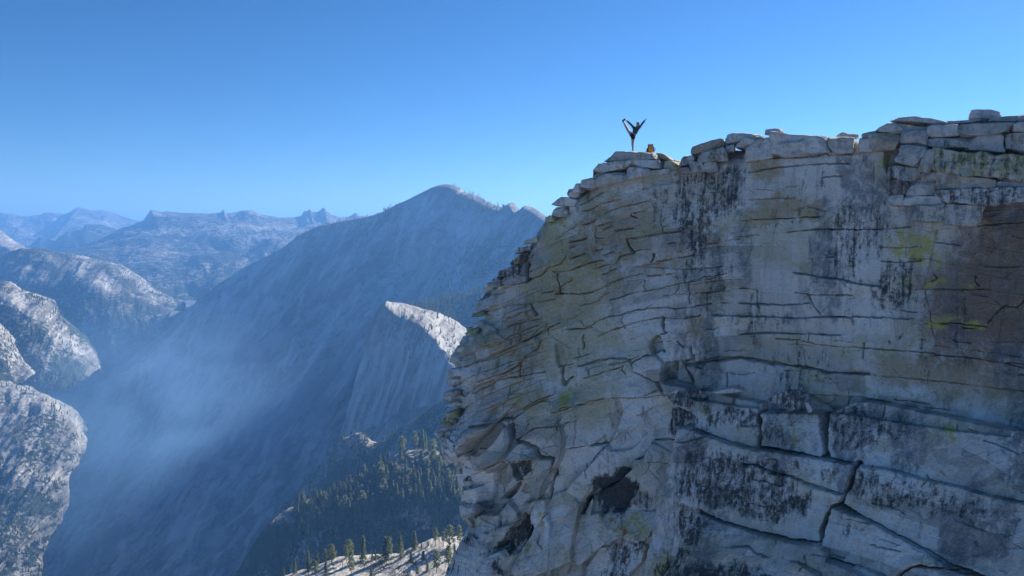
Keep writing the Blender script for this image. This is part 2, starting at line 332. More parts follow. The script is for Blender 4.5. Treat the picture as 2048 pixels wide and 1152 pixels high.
# blocks of the face: (outline, stand-out in m, metres per px across, metres per px down, bevel px)
PL = [
 (b4((150,255),(400,300),(600,330),(980,420),(990,480),(700,450),(400,480),(300,450),(270,440),(170,330)), .55, 0, .004, 4),
 (b4((200,560),(240,450),(440,500),(490,590),(370,600),(340,720),(210,715)), .15, 0, .0, 4),
 (b4((400,375),(640,405),(970,460),(960,560),(990,640),(975,768),(860,748),(640,664),(470,604),(440,480)), 1.05, 0, .003, 4),
 (b4((975,500),(1010,485),(1440,490),(1470,560),(1510,800),(1480,830),(1340,800),(990,735),(995,640),(970,570)), 1.2, 0, .003, 4),
 (b5((210,330),(260,300),(410,240),(650,262),(1000,340),(1300,400),(1724,465),(2700,590),(2700,1180),(1724,1003),(1498,942),(1100,854),(760,773),(480,726),(240,676),(210,600)), 1.05, 0, .003, 6),
 ([(1382,847),(1398,848),(1504,886),(1624,902),(1720,917),(1736,918),(1713,992),(1697,994),(1690,996),(1670,1040),(1674,1064),(1642,1063),(1586,1050),(1539,1040),(1489,1026),(1445,1005),(1380,982),(1354,975),(1362,930),(1375,900)], 1.7, 0, .003, 5),
 ([(1741,919),(1809,931),(1893,951),(1992,973),(2048,988),(2310,1040),(2310,1250),(2048,1140),(1952,1105),(1925,1093),(1899,1079),(1829,1050),(1767,1021),(1717,994)], 1.75, 0, .003, 5),
 (b7((30,262),(450,395),(800,560),(1200,724),(1350,803),(1470,855),(2048,1140),(3500,1700),(3500,2300),(2300,1500),(2048,1135),(1750,1015),(1550,935),(1370,935),(1180,905),(1100,910),(960,1015),(920,1065),(600,960),(350,870),(0,775),(-60,680)), 2.3, 0, .003, 5),
 ([(1440,1007),(1489,1028),(1539,1042),(1586,1052),(1642,1065),(1674,1066)] + b6((2000,700),(2048,800),(2500,930),(2700,1060),(2500,1500),(300,1500),(400,1000),(480,820),(460,600)), 2.2, 0, .011, 4),
 (b7((400,870),(540,900),(700,960),(900,1060),(900,1200),(350,1050)), 2.9, 0, .004, 4),
 (b7((-250,800),(0,905),(180,1000),(100,1140),(-300,1300),(-500,900)), 3.1, 0, .008, 4),
 (b7((960,1020),(1100,915),(1370,940),(1550,940),(1750,1020),(2048,1140),(2300,1500),(900,1500)), 2.6, 0, .006, 6),
 (b6((640,960),(850,850),(1150,900),(1300,940),(1560,1060),(1700,1140),(1700,1500),(300,1500),(330,1060)), 3.0, 0, .01, 5),
 (b6((200,190),(560,330),(480,480),(420,800),(380,1010),(200,1010),(190,500)), 1.4, 0, .002, 8),
 (b6((20,130),(80,140),(215,180),(215,380),(190,900),(0,1500),(-250,1500),(-100,700)), 1.2, 0, .002, 10),
 # lower left buttress
 (z6((520,770),(560,620),(760,340),(840,300),(900,460),(860,580),(700,720),(560,790)), .5, 0, 0, 12),
 (z7((200,330),(280,140),(380,120),(390,400),(300,480),(250,480)), .7, 0, .004, 14),
 (z7((310,490),(420,420),(590,430),(600,640),(520,930),(380,1250),(120,1250),(200,900),(300,640)), .6, 0, .002, 16),
 (z7((510,370),(640,290),(760,380),(800,470),(700,600),(610,640),(590,430)), .25, 0, .004, 8),
 (z7((530,900),(660,820),(700,900),(640,1000),(520,1250),(380,1250)), .5, 0, .004, 8),
 (z7((910,290),(1130,260),(1130,420),(1020,600),(940,540)), .35, 0, .004, 10),
 (z7((1100,470),(1150,430),(1190,800),(1190,1250),(1120,1250)), .4, 0, 0, 8),
 (b3((240,420),(330,400),(580,370),(950,400),(940,480),(880,650),(830,690),(700,680),(620,590),(560,560),(470,590),(380,560),(280,500)), .1, 0, .018, 4),
 (z6((780,520),(1250,650),(1230,660),(1000,1050),(950,950),(830,700)), .05, 0, .002, 8),
 (z6((1150,0),(1250,10),(1340,0),(1500,560),(1420,630),(1060,440),(950,440),(900,240)), .25, 0, .001, 10),
 (b1((100,540),(480,440),(660,445),(700,500),(760,600),(1000,700),(1090,860),(600,885),(100,960)), .2, 0, .002, 8),
 (b1((980,400),(1090,490),(1070,700),(1000,700),(740,590),(720,500),(880,420)), .3, 0, .002, 5),
 (b2((970,350),(1170,340),(1370,345),(1330,470),(1180,700),(1130,900),(1000,760),(880,560)), .15, 0, 0, 8),
 # hollows
 (z6((620,230),(640,110),(800,20),(950,60),(890,232)), -.5, 0, -.003, 5),
 (z6((390,600),(560,350),(760,270),(800,320),(700,470),(560,610),(480,640)), -.45, 0, 0, 6),
 (z6((780,740),(1150,670),(1130,780),(1000,920),(850,890)), -1.0, 0, .004, 3),
 (z7((520,270),(820,60),(830,110),(640,270),(540,295)), -.8, 0, 0, 3),
 (z7((510,370),(600,300),(660,285),(560,410)), -.5, 0, 0, 3),
 (z7((560,870),(860,420),(950,570),(860,760),(760,910),(690,810)), -.8, 0, 0, 4),
 (b3((160,150),(400,80),(700,100),(560,360),(240,420),(150,430)), -.35, 0, 0, 6),
 (b3((0,440),(100,210),(165,170),(60,420)), -.8, 0, 0, 4),
 (b2((240,410),(410,290),(440,390),(240,430)), -.4, 0, 0, 3),
 (b2((440,390),(700,200),(770,230),(860,280),(700,460),(480,470)), -.25, 0, -.002, 4),
 (b2((1130,900),(1180,700),(1330,470),(1330,530),(1230,880),(1150,930)), -.7, 0, 0, 4),
 (b1((1080,490),(1220,480),(1200,690),(1070,700)), -.9, 0, 0, 3),
 (b1((1220,480),(1260,470),(1390,740),(1200,700)), -.35, 0, 0, 3),
 (b1((920,270),(1000,180),(1045,200),(1070,350),(960,390)), -.55, 0, 0, 3),
 (b1((1380,400),(1460,390),(1510,560),(1420,540)), -.3, 0, 0, 3),
 (b4((1450,500),(1530,490),(1530,820),(1510,800)), -.6, 0, 0, 2),
 (z5((1380,400),(1470,390),(1520,620),(1420,650)), -.3, 0, 0, 4),
 (z5((740,740),(960,630),(1010,600),(960,650),(820,740)), -.3, 0, 0, 3),
 ([(1775,200),(2400,150),(2400,380),(1960,400),(1790,410),(1770,330)], -.5, 0, 0, 6),
 # right: brown bay under the overhang
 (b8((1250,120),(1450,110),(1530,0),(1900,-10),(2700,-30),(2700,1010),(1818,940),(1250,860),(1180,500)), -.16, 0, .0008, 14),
 (b4((1310,360),(1726,370),(2600,560),(3050,640),(3050,680),(2300,600),(1726,500),(1540,480)), -.35, 0, 0, 6),
]

def raster_cliff():
    cc, rr = np.meshgrid(np.arange(X0, X1, dtype=float), np.arange(Y0, Y1, dtype=float))
    wc = cc + 2.0 * vnoise(cc / 34, rr / 34, seed=1) + 1.3 * vnoise(cc / 6, rr / 6, seed=2)
    wr = rr + 1.5 * vnoise(cc / 40, rr / 40, seed=3) + 1.1 * vnoise(cc / 5, rr / 5, seed=4)
    D = np.zeros_like(cc)
    def box(pts, pad):
        a = np.array(pts); lo = a.min(0) - pad; hi = a.max(0) + pad
        return (slice(int(max(0, lo[1] - Y0)), int(max(0, min(Y1 - Y0, hi[1] - Y0)))), slice(int(max(0, lo[0] - X0)), int(max(0, min(X1 - X0, hi[0] - X0)))))
    def sdf(pts, x, y):
        a = np.array(pts, float); b = np.roll(a, -1, 0); d = np.full(x.shape, 1e9); ins = np.zeros(x.shape, bool)
        for (ax, ay), (bx, by) in zip(a, b):
            ex, ey = bx - ax, by - ay; L = ex * ex + ey * ey + 1e-9
            t = np.clip(((x - ax) * ex + (y - ay) * ey) / L, 0, 1)
            d = np.minimum(d, (x - ax - t * ex) ** 2 + (y - ay - t * ey) ** 2)
            c = (ay > y) != (by > y)
            if ey != 0: ins ^= c & (x < (bx - ax) * (y - ay) / ey + ax)
        d = np.sqrt(d); return np.where(ins, -d, d)
    # small procedural beds and joints
    sl = np.interp(np.arange(X0, X1), [860, 950, 1100, 1250, 1400, 1500, 1650, 1900, 2310], [-.5, -.46, -.38, -.24, -.1, 0, .07, .16, .2])
    S = np.cumsum(-sl)[None, :]
    low = sstep(760, 1000, rr) * sstep(1350, 1700, cc)
    h = rr + S - low * 0.14 * (cc - 1500)
    left = 1 - sstep(990, 1110, cc + 40 * vnoise(cc / 90, rr / 90, seed=5) - 0.16 * (rr - 600))
    edge = 1 - sstep(905, 985, cc + 30 * vnoise(cc / 60, rr / 60, seed=6))
    def beds(T, asp, seed, groove):
        hw = h + 0.35 * T * vnoise(cc / (T * 8), rr / (T * 5), seed=seed) + 0.05 * T * vnoise(cc / (T * 1.1), rr / (T * 1.1), seed=seed + 1)
        k = np.floor(hw / T); f = hw / T - k
        xs = cc + 0.12 * T * vnoise(cc / (T * 1.5), rr / (T * 1.5), seed=seed + 2)
        W = T * asp * (0.6 + 0.8 * hsh(k, np.full_like(k, seed)))
        x = xs / W + 31.7 * hsh(k, np.full_like(k, seed + 1)); j = np.floor(x); g = x - j
        off = hsh(k, j, np.full_like(k, seed + 2)) * 2 - 1
        tilt = (hsh(k, j, np.full_like(k, seed + 3)) - .2) * (f - .5)
        e = np.minimum(np.minimum(f, 1 - f) * T, np.minimum(g, 1 - g) * W)
        return off + 0.9 * tilt - groove * np.exp(-(e / 1.0) ** 2), hsh(k, j, np.full_like(k, seed + 9))
    bA, eA = beds(27, 2.6, 11, 1.0); bB, eB = beds(46, 3.4, 23, .5); bC, eC = beds(13, 1.7, 37, .9)
    zone = np.clip(fbm(cc / 120, rr / 90, octv=3, seed=8) * 1.4 + .35, 0, 1)
    plain = sstep(1480, 1560, cc) * (1 - sstep(1750, 1850, cc)) * (1 - sstep(700, 760, rr))
    butt = sstep(760, 860, rr + 40 * vnoise(cc / 70, rr / 70, seed=9)) * (1 - sstep(1230, 1400, cc))
    D += bA * (0.15 * left * (1 - .9 * butt * (1 - .6 * edge)) + .03 * zone * (1 - plain)) + bC * .16 * edge * (.4 + .6 * zone) + bB * (.035 + .09 * left * (1 - butt)) * (1 - .7 * plain) * (1 - low)
    # broken facets low on the buttress
    fw = sstep(760, 860, rr + 40 * vnoise(cc / 70, rr / 70, seed=9)) * (1 - sstep(1230, 1400, cc)) + .25 * left
    PLT = {}
    def facets(s, asp, seed):
        cid = np.zeros(cc.shape)
        gx = (cc + .35 * rr) / s; gy = rr / (s * asp)
        gx = gx + .25 * vnoise(cc / s, rr / s, seed=seed); ix = np.floor(gx); iy = np.floor(gy)
        best = np.full(cc.shape, 1e9); second = best.copy(); val = np.zeros(cc.shape)
        for di in (-1, 0, 1):
            for dj in (-1, 0, 1):
                a = ix + di; b = iy + dj; sdv = np.full_like(a, seed)
                px = a + hsh(a, b, sdv); py = b + hsh(a, b, sdv + 1)
                d = (gx - px) ** 2 + (gy - py) ** 2
                v = (hsh(a, b, sdv + 2) - .5) + 1.5 * (hsh(a, b, sdv + 3) - .5) * (gx - px) + 1.5 * (hsh(a, b, sdv + 4) - .3) * (gy - py)
                cl = d < best
                second = np.where(cl, best, np.minimum(second, d)); val = np.where(cl, v, val); cid = np.where(cl, hsh(a, b, sdv + 7), cid); best = np.where(cl, d, best)
        PLT[seed] = cid
        return val - .04 * np.exp(-((np.sqrt(second) - np.sqrt(best)) / .04) ** 2)
    D += fw * (1.1 * facets(84, 1.6, 51) + .16 * facets(34, 1.4, 63))
    D += (1 - fw) * (1 - plain * .8) * .05 * facets(55, .8, 71)
    # traced blocks
    base = D.copy()
    for pts, off, gx, gy, bev in PL:
        s = box(pts, 14); x, y = wc[s], wr[s]
        if x.size == 0: continue
        d = sdf(pts, x, y); cy = min(p[1] for p in pts); cx = min(p[0] for p in pts)
        m = 1 - sstep(-.8, .8, d)
        v = off + gx * (x - cx) + gy * (y - cy) - .035 * np.exp(-np.clip(-d, 0, 99) / bev) * (1 if off > 0 else 0)
        if off > 0: D[s] = np.where(m > 0, np.maximum(D[s], base[s] * .55 + v * m + D[s] * (1 - m) * .45), D[s])
        else: D[s] = D[s] + v * m
        D[s] -= (.10 if off > .4 else .25 if off < -.4 else .10) * np.exp(-((d - .3) / 1.1) ** 2) * np.clip(.6 + .9 * vnoise(x / 22, y / 22, seed=19), 0, 1.4)
    rgc = random.Random(77)
    slf = lambda c_, r_: float(np.interp(c_, [860, 950, 1100, 1250, 1400, 1500, 1650, 1900, 2310], [-.5, -.46, -.38, -.24, -.1, 0, .07, .16, .2])) + (.14 if r_ > 850 and c_ > 1400 else 0)
    EX = []
    for _ in range(130):
        c_ = rgc.uniform(930, 2200); r_ = rgc.uniform(310, 1170)
        if 1480 < c_ < 1800 and r_ < 720 and rgc.random() < .5: continue
        if r_ > 770 and c_ < 1350 and rgc.random() < .8: continue
        L_ = rgc.uniform(14, 75) * (1.0 if c_ > 1150 else .7); n_ = max(2, int(L_ / 12)); pts_ = []; y_ = r_
        for q_ in range(n_ + 1):
            pts_.append((c_ + L_ * q_ / n_, y_)); y_ += slf(c_, r_) * L_ / n_ + rgc.gauss(0, 1.6)
        EX.append((pts_, rgc.uniform(.7, 1.0), rgc.uniform(.06, .25), rgc.choice([0, 0, .05, .12, -.05])))
    for _ in range(70):
        c_ = rgc.uniform(930, 2100); r_ = rgc.uniform(330, 1150); L_ = rgc.uniform(8, 34)
        if r_ > 770 and c_ < 1350 and rgc.random() < .8: continue
        if 1480 < c_ < 1800 and r_ < 720 and rgc.random() < .6: continue
        EX.append(([(c_, r_), (c_ + rgc.gauss(0, 3), r_ + L_ * .5), (c_ + rgc.gauss(0, 5), r_ + L_)], rgc.uniform(.8, 1.3), rgc.uniform(.08, .3), rgc.choice([0, .05, -.05])))
    D += (.030 + .03 * left * (1 - butt)) * facets(15, .75, 81) + (.05 + .05 * left) * (1 - .6 * plain) * facets(36, .7, 83)
    # traced cracks
    for pts, wd, dep, lip in CR + EX:
        s = box(pts, 36); x, y = wc[s], wr[s]
        if x.size == 0: continue
        bd = np.full(x.shape, 1e9); bs = np.zeros(x.shape); end = np.zeros(x.shape)
        n = len(pts) - 1
        for i in range(n):
            (ax, ay), (bx, by) = pts[i], pts[i + 1]; ex, ey = bx - ax, by - ay; L = math.hypot(ex, ey) + 1e-9
            tt = ((x - ax) * ex + (y - ay) * ey) / (L * L); t = np.clip(tt, 0, 1)
            d = np.hypot(x - ax - t * ex, y - ay - t * ey)
            sg = ((y - ay) * ex - (x - ax) * ey) / L
            if ex < 0: sg = -sg
            over = np.zeros(x.shape)
            if i == 0: over = np.maximum(over, -tt * L)
            if i == n - 1: over = np.maximum(over, (tt - 1) * L)
            cl = d < bd
            bd = np.where(cl, d, bd); bs = np.where(cl, sg, bs); end = np.where(cl, over, end)
        fade = 1 - sstep(0, 8, end)
        wv = wd * np.clip(.8 + .7 * vnoise(x / 16, y / 16, seed=13), .3, 1.6)
        D[s] -= dep * np.exp(-(bd / wv) ** 2) * fade
        if lip:
            up = bs < 0
            wl = np.clip(1 - bd / (26 + 8 * vnoise(x / 30, y / 30, seed=18)), 0, 1); ws = np.clip(1 - bd / 12, 0, 1)
            if lip > 0: D[s] += fade * .5 * lip * np.where(up, wl, -.15 * ws) * sstep(0, .9, bd)
            else: D[s] += fade * -lip * np.where(up, -.2 * ws, wl) * sstep(0, .9, bd)
    # stains, and black laid into the hollows for their shade
    M = {}
    def blob(name, pts, feather, v):
        a = M.setdefault(name, np.zeros_like(cc)); s = box(pts, feather * 2 + 34)
        feather = feather * 1.7; x = wc[s] + 10 * vnoise(cc[s] / 40, rr[s] / 60, seed=15); y = wr[s] + 7 * vnoise(cc[s] / 9, rr[s] / 60, seed=16) + 12 * vnoise(cc[s] / 30, rr[s] / 60, seed=17)
        if x.size: a[s] = np.maximum(a[s], v * (1 - sstep(-feather, feather, sdf(pts, x, y))))
    B = 'black'
    blob(B, [(1345,338),(1500,330),(1495,400),(1430,460),(1400,570),(1362,570),(1352,470),(1330,420)], 16, .66)
    blob(B, [(1368,430),(1396,430),(1385,540),(1370,540)], 10, .9)
    blob(B, [(1270,370),(1345,350),(1345,470),(1290,480)], 18, .45); blob(B, [(1450,470),(1480,470),(1475,560),(1455,560)], 12, .5)
    blob(B, [(1625,420),(1775,385),(1805,470),(1760,520),(1730,565),(1640,545)], 22, .60); blob(B, [(1590,545),(1790,565),(1780,580),(1620,575)], 10, .6)
    blob(B, [(1765,520),(1830,510),(1830,605),(1735,630)], 10, .72)
    blob(B, [(1188,965),(1230,940),(1285,955),(1268,1015),(1205,1032)], 9, 1.3); blob(B, [(1260,960),(1320,970),(1310,1020),(1262,1020)], 12, .6)
    blob(B, b4((150,270),(400,320),(600,350),(440,490),(270,440)), 6, .75); blob(B, b4((205,560),(240,450),(440,500),(480,580),(360,600),(330,700),(215,715)), 6, .85)
    blob(B, b4((480,400),(970,470),(980,600),(800,640),(520,560)), 8, .72); blob(B, b4((1000,530),(1160,540),(1200,740),(1010,720)), 8, .66); blob(B, b4((1000,330),(1310,340),(1200,490)), 6, .55)
    blob(B, b5((220,330),(410,250),(900,340),(1000,480),(800,600),(400,640),(230,620)), 10, .62); blob(B, b5((600,600),(1000,640),(1500,600),(1500,700),(700,720)), 10, .4)
    blob(B, [(1396,868),(1500,890),(1590,915),(1640,960),(1560,1028),(1445,1000),(1385,978)], 10, .72); blob(B, [(1540,985),(1650,970),(1640,1010),(1560,1035)], 10, .85); blob(B, [(1600,905),(1720,920),(1690,960),(1620,940)], 10, .55)
    blob(B, b5((480,730),(1000,850),(1724,1000),(1900,1152),(1500,1150),(700,1100),(440,960)), 12, .63); blob(B, b7((60,330),(450,450),(600,560),(500,640),(250,520)), 10, .55)
    blob(B, b7((1150,250),(1700,250),(1800,420),(1300,430)), 8, .6)
    blob(B, [(1345,1115),(1460,1080),(1600,1110),(1640,1160),(1320,1200)], 10, .8); blob(B, [(1440,1000),(1475,1010),(1430,1110),(1405,1100),(1420,1040)], 8, .8)
    blob(B, b6((230,200),(560,320),(420,760),(400,1000),(210,700)), 8, .62); blob(B, [(1205,1060),(1290,1075),(1300,1100),(1230,1180),(1200,1180)], 14, .7)
    blob(B, z7((560,870),(860,420),(950,570),(860,760),(760,910),(690,810)), 4, .95); blob(B, z7((620,1000),(700,920),(690,1150),(620,1150)), 5, .9); blob(B, b3((0,440),(100,210),(165,170),(60,420)), 4, 1.0)  # hollow outlines repeated: shade of the hollows put in as black
    blob(B, b2((1130,900),(1180,700),(1330,470),(1330,530),(1230,880),(1150,930)), 4, .7); blob(B, z6((780,740),(1150,670),(1130,780),(1000,920),(850,890)), 6, .8)  # two more hollows, their shade painted black
    blob(B, [(1440,640),(1530,610),(1640,620),(1600,660),(1480,660)], 16, .5); blob(B, [(1560,720),(1680,745),(1660,780),(1600,770)], 14, .5); blob(B, b8((930,860),(1000,780),(1090,770),(1000,830)), 5, .7)
    blob(B, z4((640,540),(720,420),(880,370),(880,520),(820,560),(560,650),(560,590)), 8, .6); blob(B, [(920,780),(940,760),(935,850),(905,900),(895,860)], 8, .5)
    blob(B, b8((1480,130),(1818,120),(1818,420),(1560,420)), 20, .35)
    y_ = 'yellow'
    blob(y_, b8((960,120),(1240,110),(1260,180),(1230,260),(1150,330),(930,320)), 14, .62); blob(y_, b8((1130,280),(1280,240),(1380,270),(1360,350),(1190,380)), 12, .62); blob(y_, b8((1150,440),(1310,430),(1300,500),(1160,510)), 8, .66)
    blob(y_, b8((1160,690),(1300,680),(1590,730),(1560,760),(1350,740),(1200,770)), 6, .9); blob(y_, b8((1460,430),(1500,440),(1490,515),(1440,515)), 5, .6); blob(y_, b8((930,360),(1120,360),(1110,540),(930,540)), 10, .42)
    blob(y_, b8((1600,600),(1818,560),(1818,600),(1690,640)), 8, .5)
    blob(y_, z5((1440,960),(1590,870),(1540,1110),(1430,1060)), 5, .9); blob(y_, z7((1040,360),(1120,350),(1120,430),(1060,450)), 4, .8); blob(y_, z7((880,880),(970,790),(960,880),(900,930)), 4, .95)
    blob(y_, b3((300,450),(560,420),(900,460),(860,640),(700,650)), 10, .62); blob(y_, b3((1080,800),(1220,760),(1240,1090),(1000,1130)), 12, .66); blob(y_, b2((440,620),(800,740),(560,780),(330,820)), 10, .5)
    blob(y_, z1((0,960),(300,860),(330,1050),(60,1150)), 14, .6); blob(y_, b5((1110,370),(1250,390),(1330,560),(1130,470)), 8, .75); blob(y_, b4((420,390),(620,440),(520,580)), 6, .55); blob(y_, b4((1230,560),(1290,570),(1280,720),(1240,700)), 4, .85)
    blob(y_, b5((150,130),(480,160),(900,240),(460,200)), 8, .6); blob(y_, b8((450,1060),(620,1110),(560,1150),(430,1130)), 10, .6); blob(y_, z3((350,530),(450,500),(390,700),(240,790)), 8, .6); blob(y_, b1((1090,520),(1220,490),(1150,600)), 5, .6)
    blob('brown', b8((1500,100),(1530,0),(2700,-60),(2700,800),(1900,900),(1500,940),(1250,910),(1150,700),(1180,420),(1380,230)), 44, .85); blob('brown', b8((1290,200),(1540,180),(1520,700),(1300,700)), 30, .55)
    blob('tan', b8((800,1080),(950,900),(1818,1000),(2700,1100),(2700,1260),(1200,1180)), 30, .75)
    blob('tan', z2((800,480),(1060,470),(1050,640),(820,640)), 8, .8); blob('tan', z2((820,800),(1130,770),(1100,860),(820,850)), 8, .8); blob('tan', z2((730,880),(1000,860),(1450,850),(1450,1020),(1000,1060),(970,1150),(830,1150),(740,1030)), 8, .72)
    blob('tan', z8((1150,600),(1500,560),(1660,600),(1400,690),(1350,800),(1230,790)), 8, .7); blob('tan', z8((1200,100),(1500,60),(1520,240),(1360,320),(1240,230)), 10, .6); blob('tan', z8((1100,940),(1330,920),(1320,1150),(1000,1150)), 14, .6)
    blob('tan', z8((800,320),(1060,280),(1090,440),(850,450)), 14, .55); blob('tan', [(1090,470),(1250,380),(1340,400),(1300,520),(1120,620)], 40, .5); blob('tan', [(960,640),(1100,600),(1080,760),(950,800)], 40, .45)
    blob('red', z1((480,830),(820,720),(800,900),(480,990)), 10, .62); blob('red', z8((130,180),(310,150),(300,300),(110,420)), 10, .62); blob('red', z4((1190,560),(1260,560),(1290,850),(1240,850)), 6, .7); blob('red', z4((1210,880),(1320,880),(1300,1050),(1230,1000)), 8, .6)
    blob('red', z8((560,130),(660,110),(640,180),(560,190)), 5, .6); blob('red', b8((850,80),(1110,70),(1110,130),(880,120)), 8, .5)
    blob('white', z7((1090,470),(1220,300),(1290,900),(1280,1152),(1120,1152)), 10, .72); blob('white', z6((1000,1050),(1180,720),(1230,680),(1060,1000)), 5, .75); blob('white', z5((1040,760),(1300,720),(1200,1000),(1060,960)), 14, .5); blob('white', b2((880,400),(980,360),(1000,570),(900,540)), 6, .7)
    blob('white', b2((520,330),(640,240),(680,180),(620,300)), 3, .8); blob('white', z6((560,690),(700,450),(830,320),(880,420),(680,730)), 8, .5); blob('white', b2((100,100),(380,60),(400,260),(260,380)), 16, .5)
    # broad general tints
    g1 = sstep(-.1, .45, fbm(cc / 60, rr / 170, octv=4, seed=95)); right = sstep(1320, 1420, cc)
    M['plate'] = np.clip(.5 + ((eB - .5) * (1 - .5 * plain) * .8 + (eA - .5) * .6 * left) * (1 - fw) + (PLT[51] - .5) * fw * 1.1 + (PLT[63] - .5) * .5 * fw + (PLT[36 + 47] - .5) * .35 * (1 - plain), 0, 1) * (cc > 0)  # buttress facet tones strengthened to mimic light on tilted faces
    M['grey'] = np.clip(.75 * g1 * (.5 + .5 * right), 0, 1) * (1 - .8 * sstep(1500, 1560, cc) * (1 - sstep(1600, 1640, cc)) * (1 - sstep(560, 620, rr)))
    M['olive'] = np.clip(.85 * (1 - sstep(1120, 1420, cc)) * (1 - sstep(760, 900, rr)) * sstep(-.35, .35, fbm(cc / 90, rr / 90, octv=3, seed=96)) + .5 * sstep(-.1, .5, fbm(cc / 80, rr / 60, octv=3, seed=97)), 0, 1)
    M['black'] = np.maximum(M['black'], .5 * right * sstep(.12, .5, fbm(cc / 38, rr / 110, octv=4, seed=98)))
    return D, M

CD, CM = raster_cliff()
def bil(A, c, r):
    x = np.clip(c - X0, 0, A.shape[1] - 1.001); y = np.clip(r - Y0, 0, A.shape[0] - 1.001)
    xi = x.astype(int); yi = y.astype(int); fx = x - xi; fy = y - yi
    return (A[yi, xi] * (1 - fx) + A[yi, xi + 1] * fx) * (1 - fy) + (A[yi + 1, xi] * (1 - fx) + A[yi + 1, xi + 1] * fx) * fy

def build_cliff():
    W, A = 90.0, 6.5
    phi = np.concatenate([np.linspace(-150, 0, 60, endpoint=False), np.linspace(0, 90, 110, endpoint=False)])
    off_c = np.concatenate([W * (1 - np.cos(np.radians(phi))), np.linspace(W, 2100 - 953, 960), np.linspace(2106 - 953, 2300 - 953, 34)])
    add_t = np.concatenate([A * (1 - np.sin(np.radians(phi))), np.zeros(994)])
    kk = off_c / (2300 - 953)
    v_front = np.concatenate([np.linspace(0, 1, 900), 1 + np.linspace(.02, 1.6, 40) ** 1.5])
    nr, ncol = len(v_front), len(kk)
    c0 = 953 + (2300 - 953) * kk
    T = np.interp(c0, T_C, T_R) + 2.5 * vnoise(c0 / 23, c0 * 0, seed=21) + 1.5 * vnoise(c0 / 8, c0 * 0, seed=22)
    r = T[None, :] + (1180 - T[None, :]) * v_front[:, None]
    L = np.interp(np.minimum(r, 1400), L_R, L_C)
    kb = np.floor(r / 15 + 1.2 * vnoise(r / 40, r * 0, seed=27)); ks = np.floor(r / 6.5 + .5)
    L = L + (15 * (hsh(kb, kb * 0 + 5) - .55) + 6 * (hsh(ks, ks * 0 + 9) - .5)) * np.exp(-off_c[None, :] / 26) * sstep(600, 640, r)
    c = L + (2300 - L) * kk[None, :]
    t = Tface(c, np.minimum(r, 1250)) + add_t[None, :]
    # the rim rounds back
    t = t + 1.2 * (np.clip(1 - (r - T[None, :]) / 26, 0, 1) ** 2)
    base = P(c, r, t)
    du = np.gradient(base, axis=1); dv = np.gradient(base, axis=0)
    N = np.cross(dv, du); N /= np.linalg.norm(N, axis=-1, keepdims=True) + 1e-9
    flip = (N[nr // 2, ncol - 200] @ np.array([-.5, -.85, 0])) < 0
    if flip: N = -N
    Nh = N.copy(); Nh[..., 2] *= .35; Nh /= np.linalg.norm(Nh, axis=-1, keepdims=True) + 1e-9
    D = bil(CD, c, r)
    side = np.ones(ncol); side[:60] = np.linspace(.3, 1, 60)
    vis = 1 - sstep(1260, 1320, r)
    x, y, z = base[..., 0], base[..., 1], base[..., 2]
    nz = .22 * fbm(x / 5, y / 5, z / 5, 2, 31) + .03 * fbm(x / .7, y / .7, z / .7, 3, 33) + .022 * fbm(x / .16, y / .16, z / .16, 2, 35)
    plain = sstep(1480, 1560, c) * (1 - sstep(700, 780, r))
    nz = nz * (1 - .5 * plain)
    deep = sstep(1200, 1500, r)
    nz = nz + deep * 6 * fbm(x / 25, y / 25, z / 25, 4, 37)
    V = base + Nh * (D * vis * side[None, :] + nz)[..., None]
    # plateau behind the rim
    bk = np.array([0.25, .7, 1.3, 2.2, 3.5, 5.5, 8, 12, 18, 26, 40, 60])[::-1]
    slope = (HORIZON - T) / F
    rows = []
    for s in bk:
        dz = (slope - np.where(c0 < 1150, .55, .10)) * s + .05 * s * 0
        p = V[0] + np.stack([.35 * s + 0 * c0, .94 * s + 0 * c0, dz + .25 * min(s, 3) / 3 * vnoise(c0 / 40, c0 * 0 + s, seed=41)], -1)
        rows.append(p)
    V = np.concatenate([np.array(rows), V], 0)
    at = {}
    for k, a in CM.items():
        pad = np.full((len(bk), ncol), .5 if k == 'plate' else 0.)
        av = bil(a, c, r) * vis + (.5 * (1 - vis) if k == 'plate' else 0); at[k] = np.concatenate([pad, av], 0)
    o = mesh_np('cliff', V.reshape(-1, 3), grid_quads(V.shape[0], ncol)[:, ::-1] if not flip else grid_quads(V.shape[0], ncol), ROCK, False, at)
    tag(o, kind='structure')
    return o
cliff = build_cliff()

# ================================================================ mountains, slopes, valley
def resample(line, n, power=1.0):
    """polyline rows of (px, py, depth) -> n rows, spaced along the picture length"""
    a = np.array(line, float)
    L = np.concatenate([[0], np.cumsum(np.hypot(np.diff(a[:, 0]), np.diff(a[:, 1])))]); L /= L[-1]
    s = np.linspace(0, 1, n)
    return np.stack([np.interp(s, L, a[:, i]) for i in range(3)], -1)

def matched(line, n):
    a = np.array(line, float); k = np.linspace(0, 1, len(a)); s = np.linspace(0, 1, n)
    return np.stack([np.interp(s, k, a[:, i]) for i in range(3)], -1)

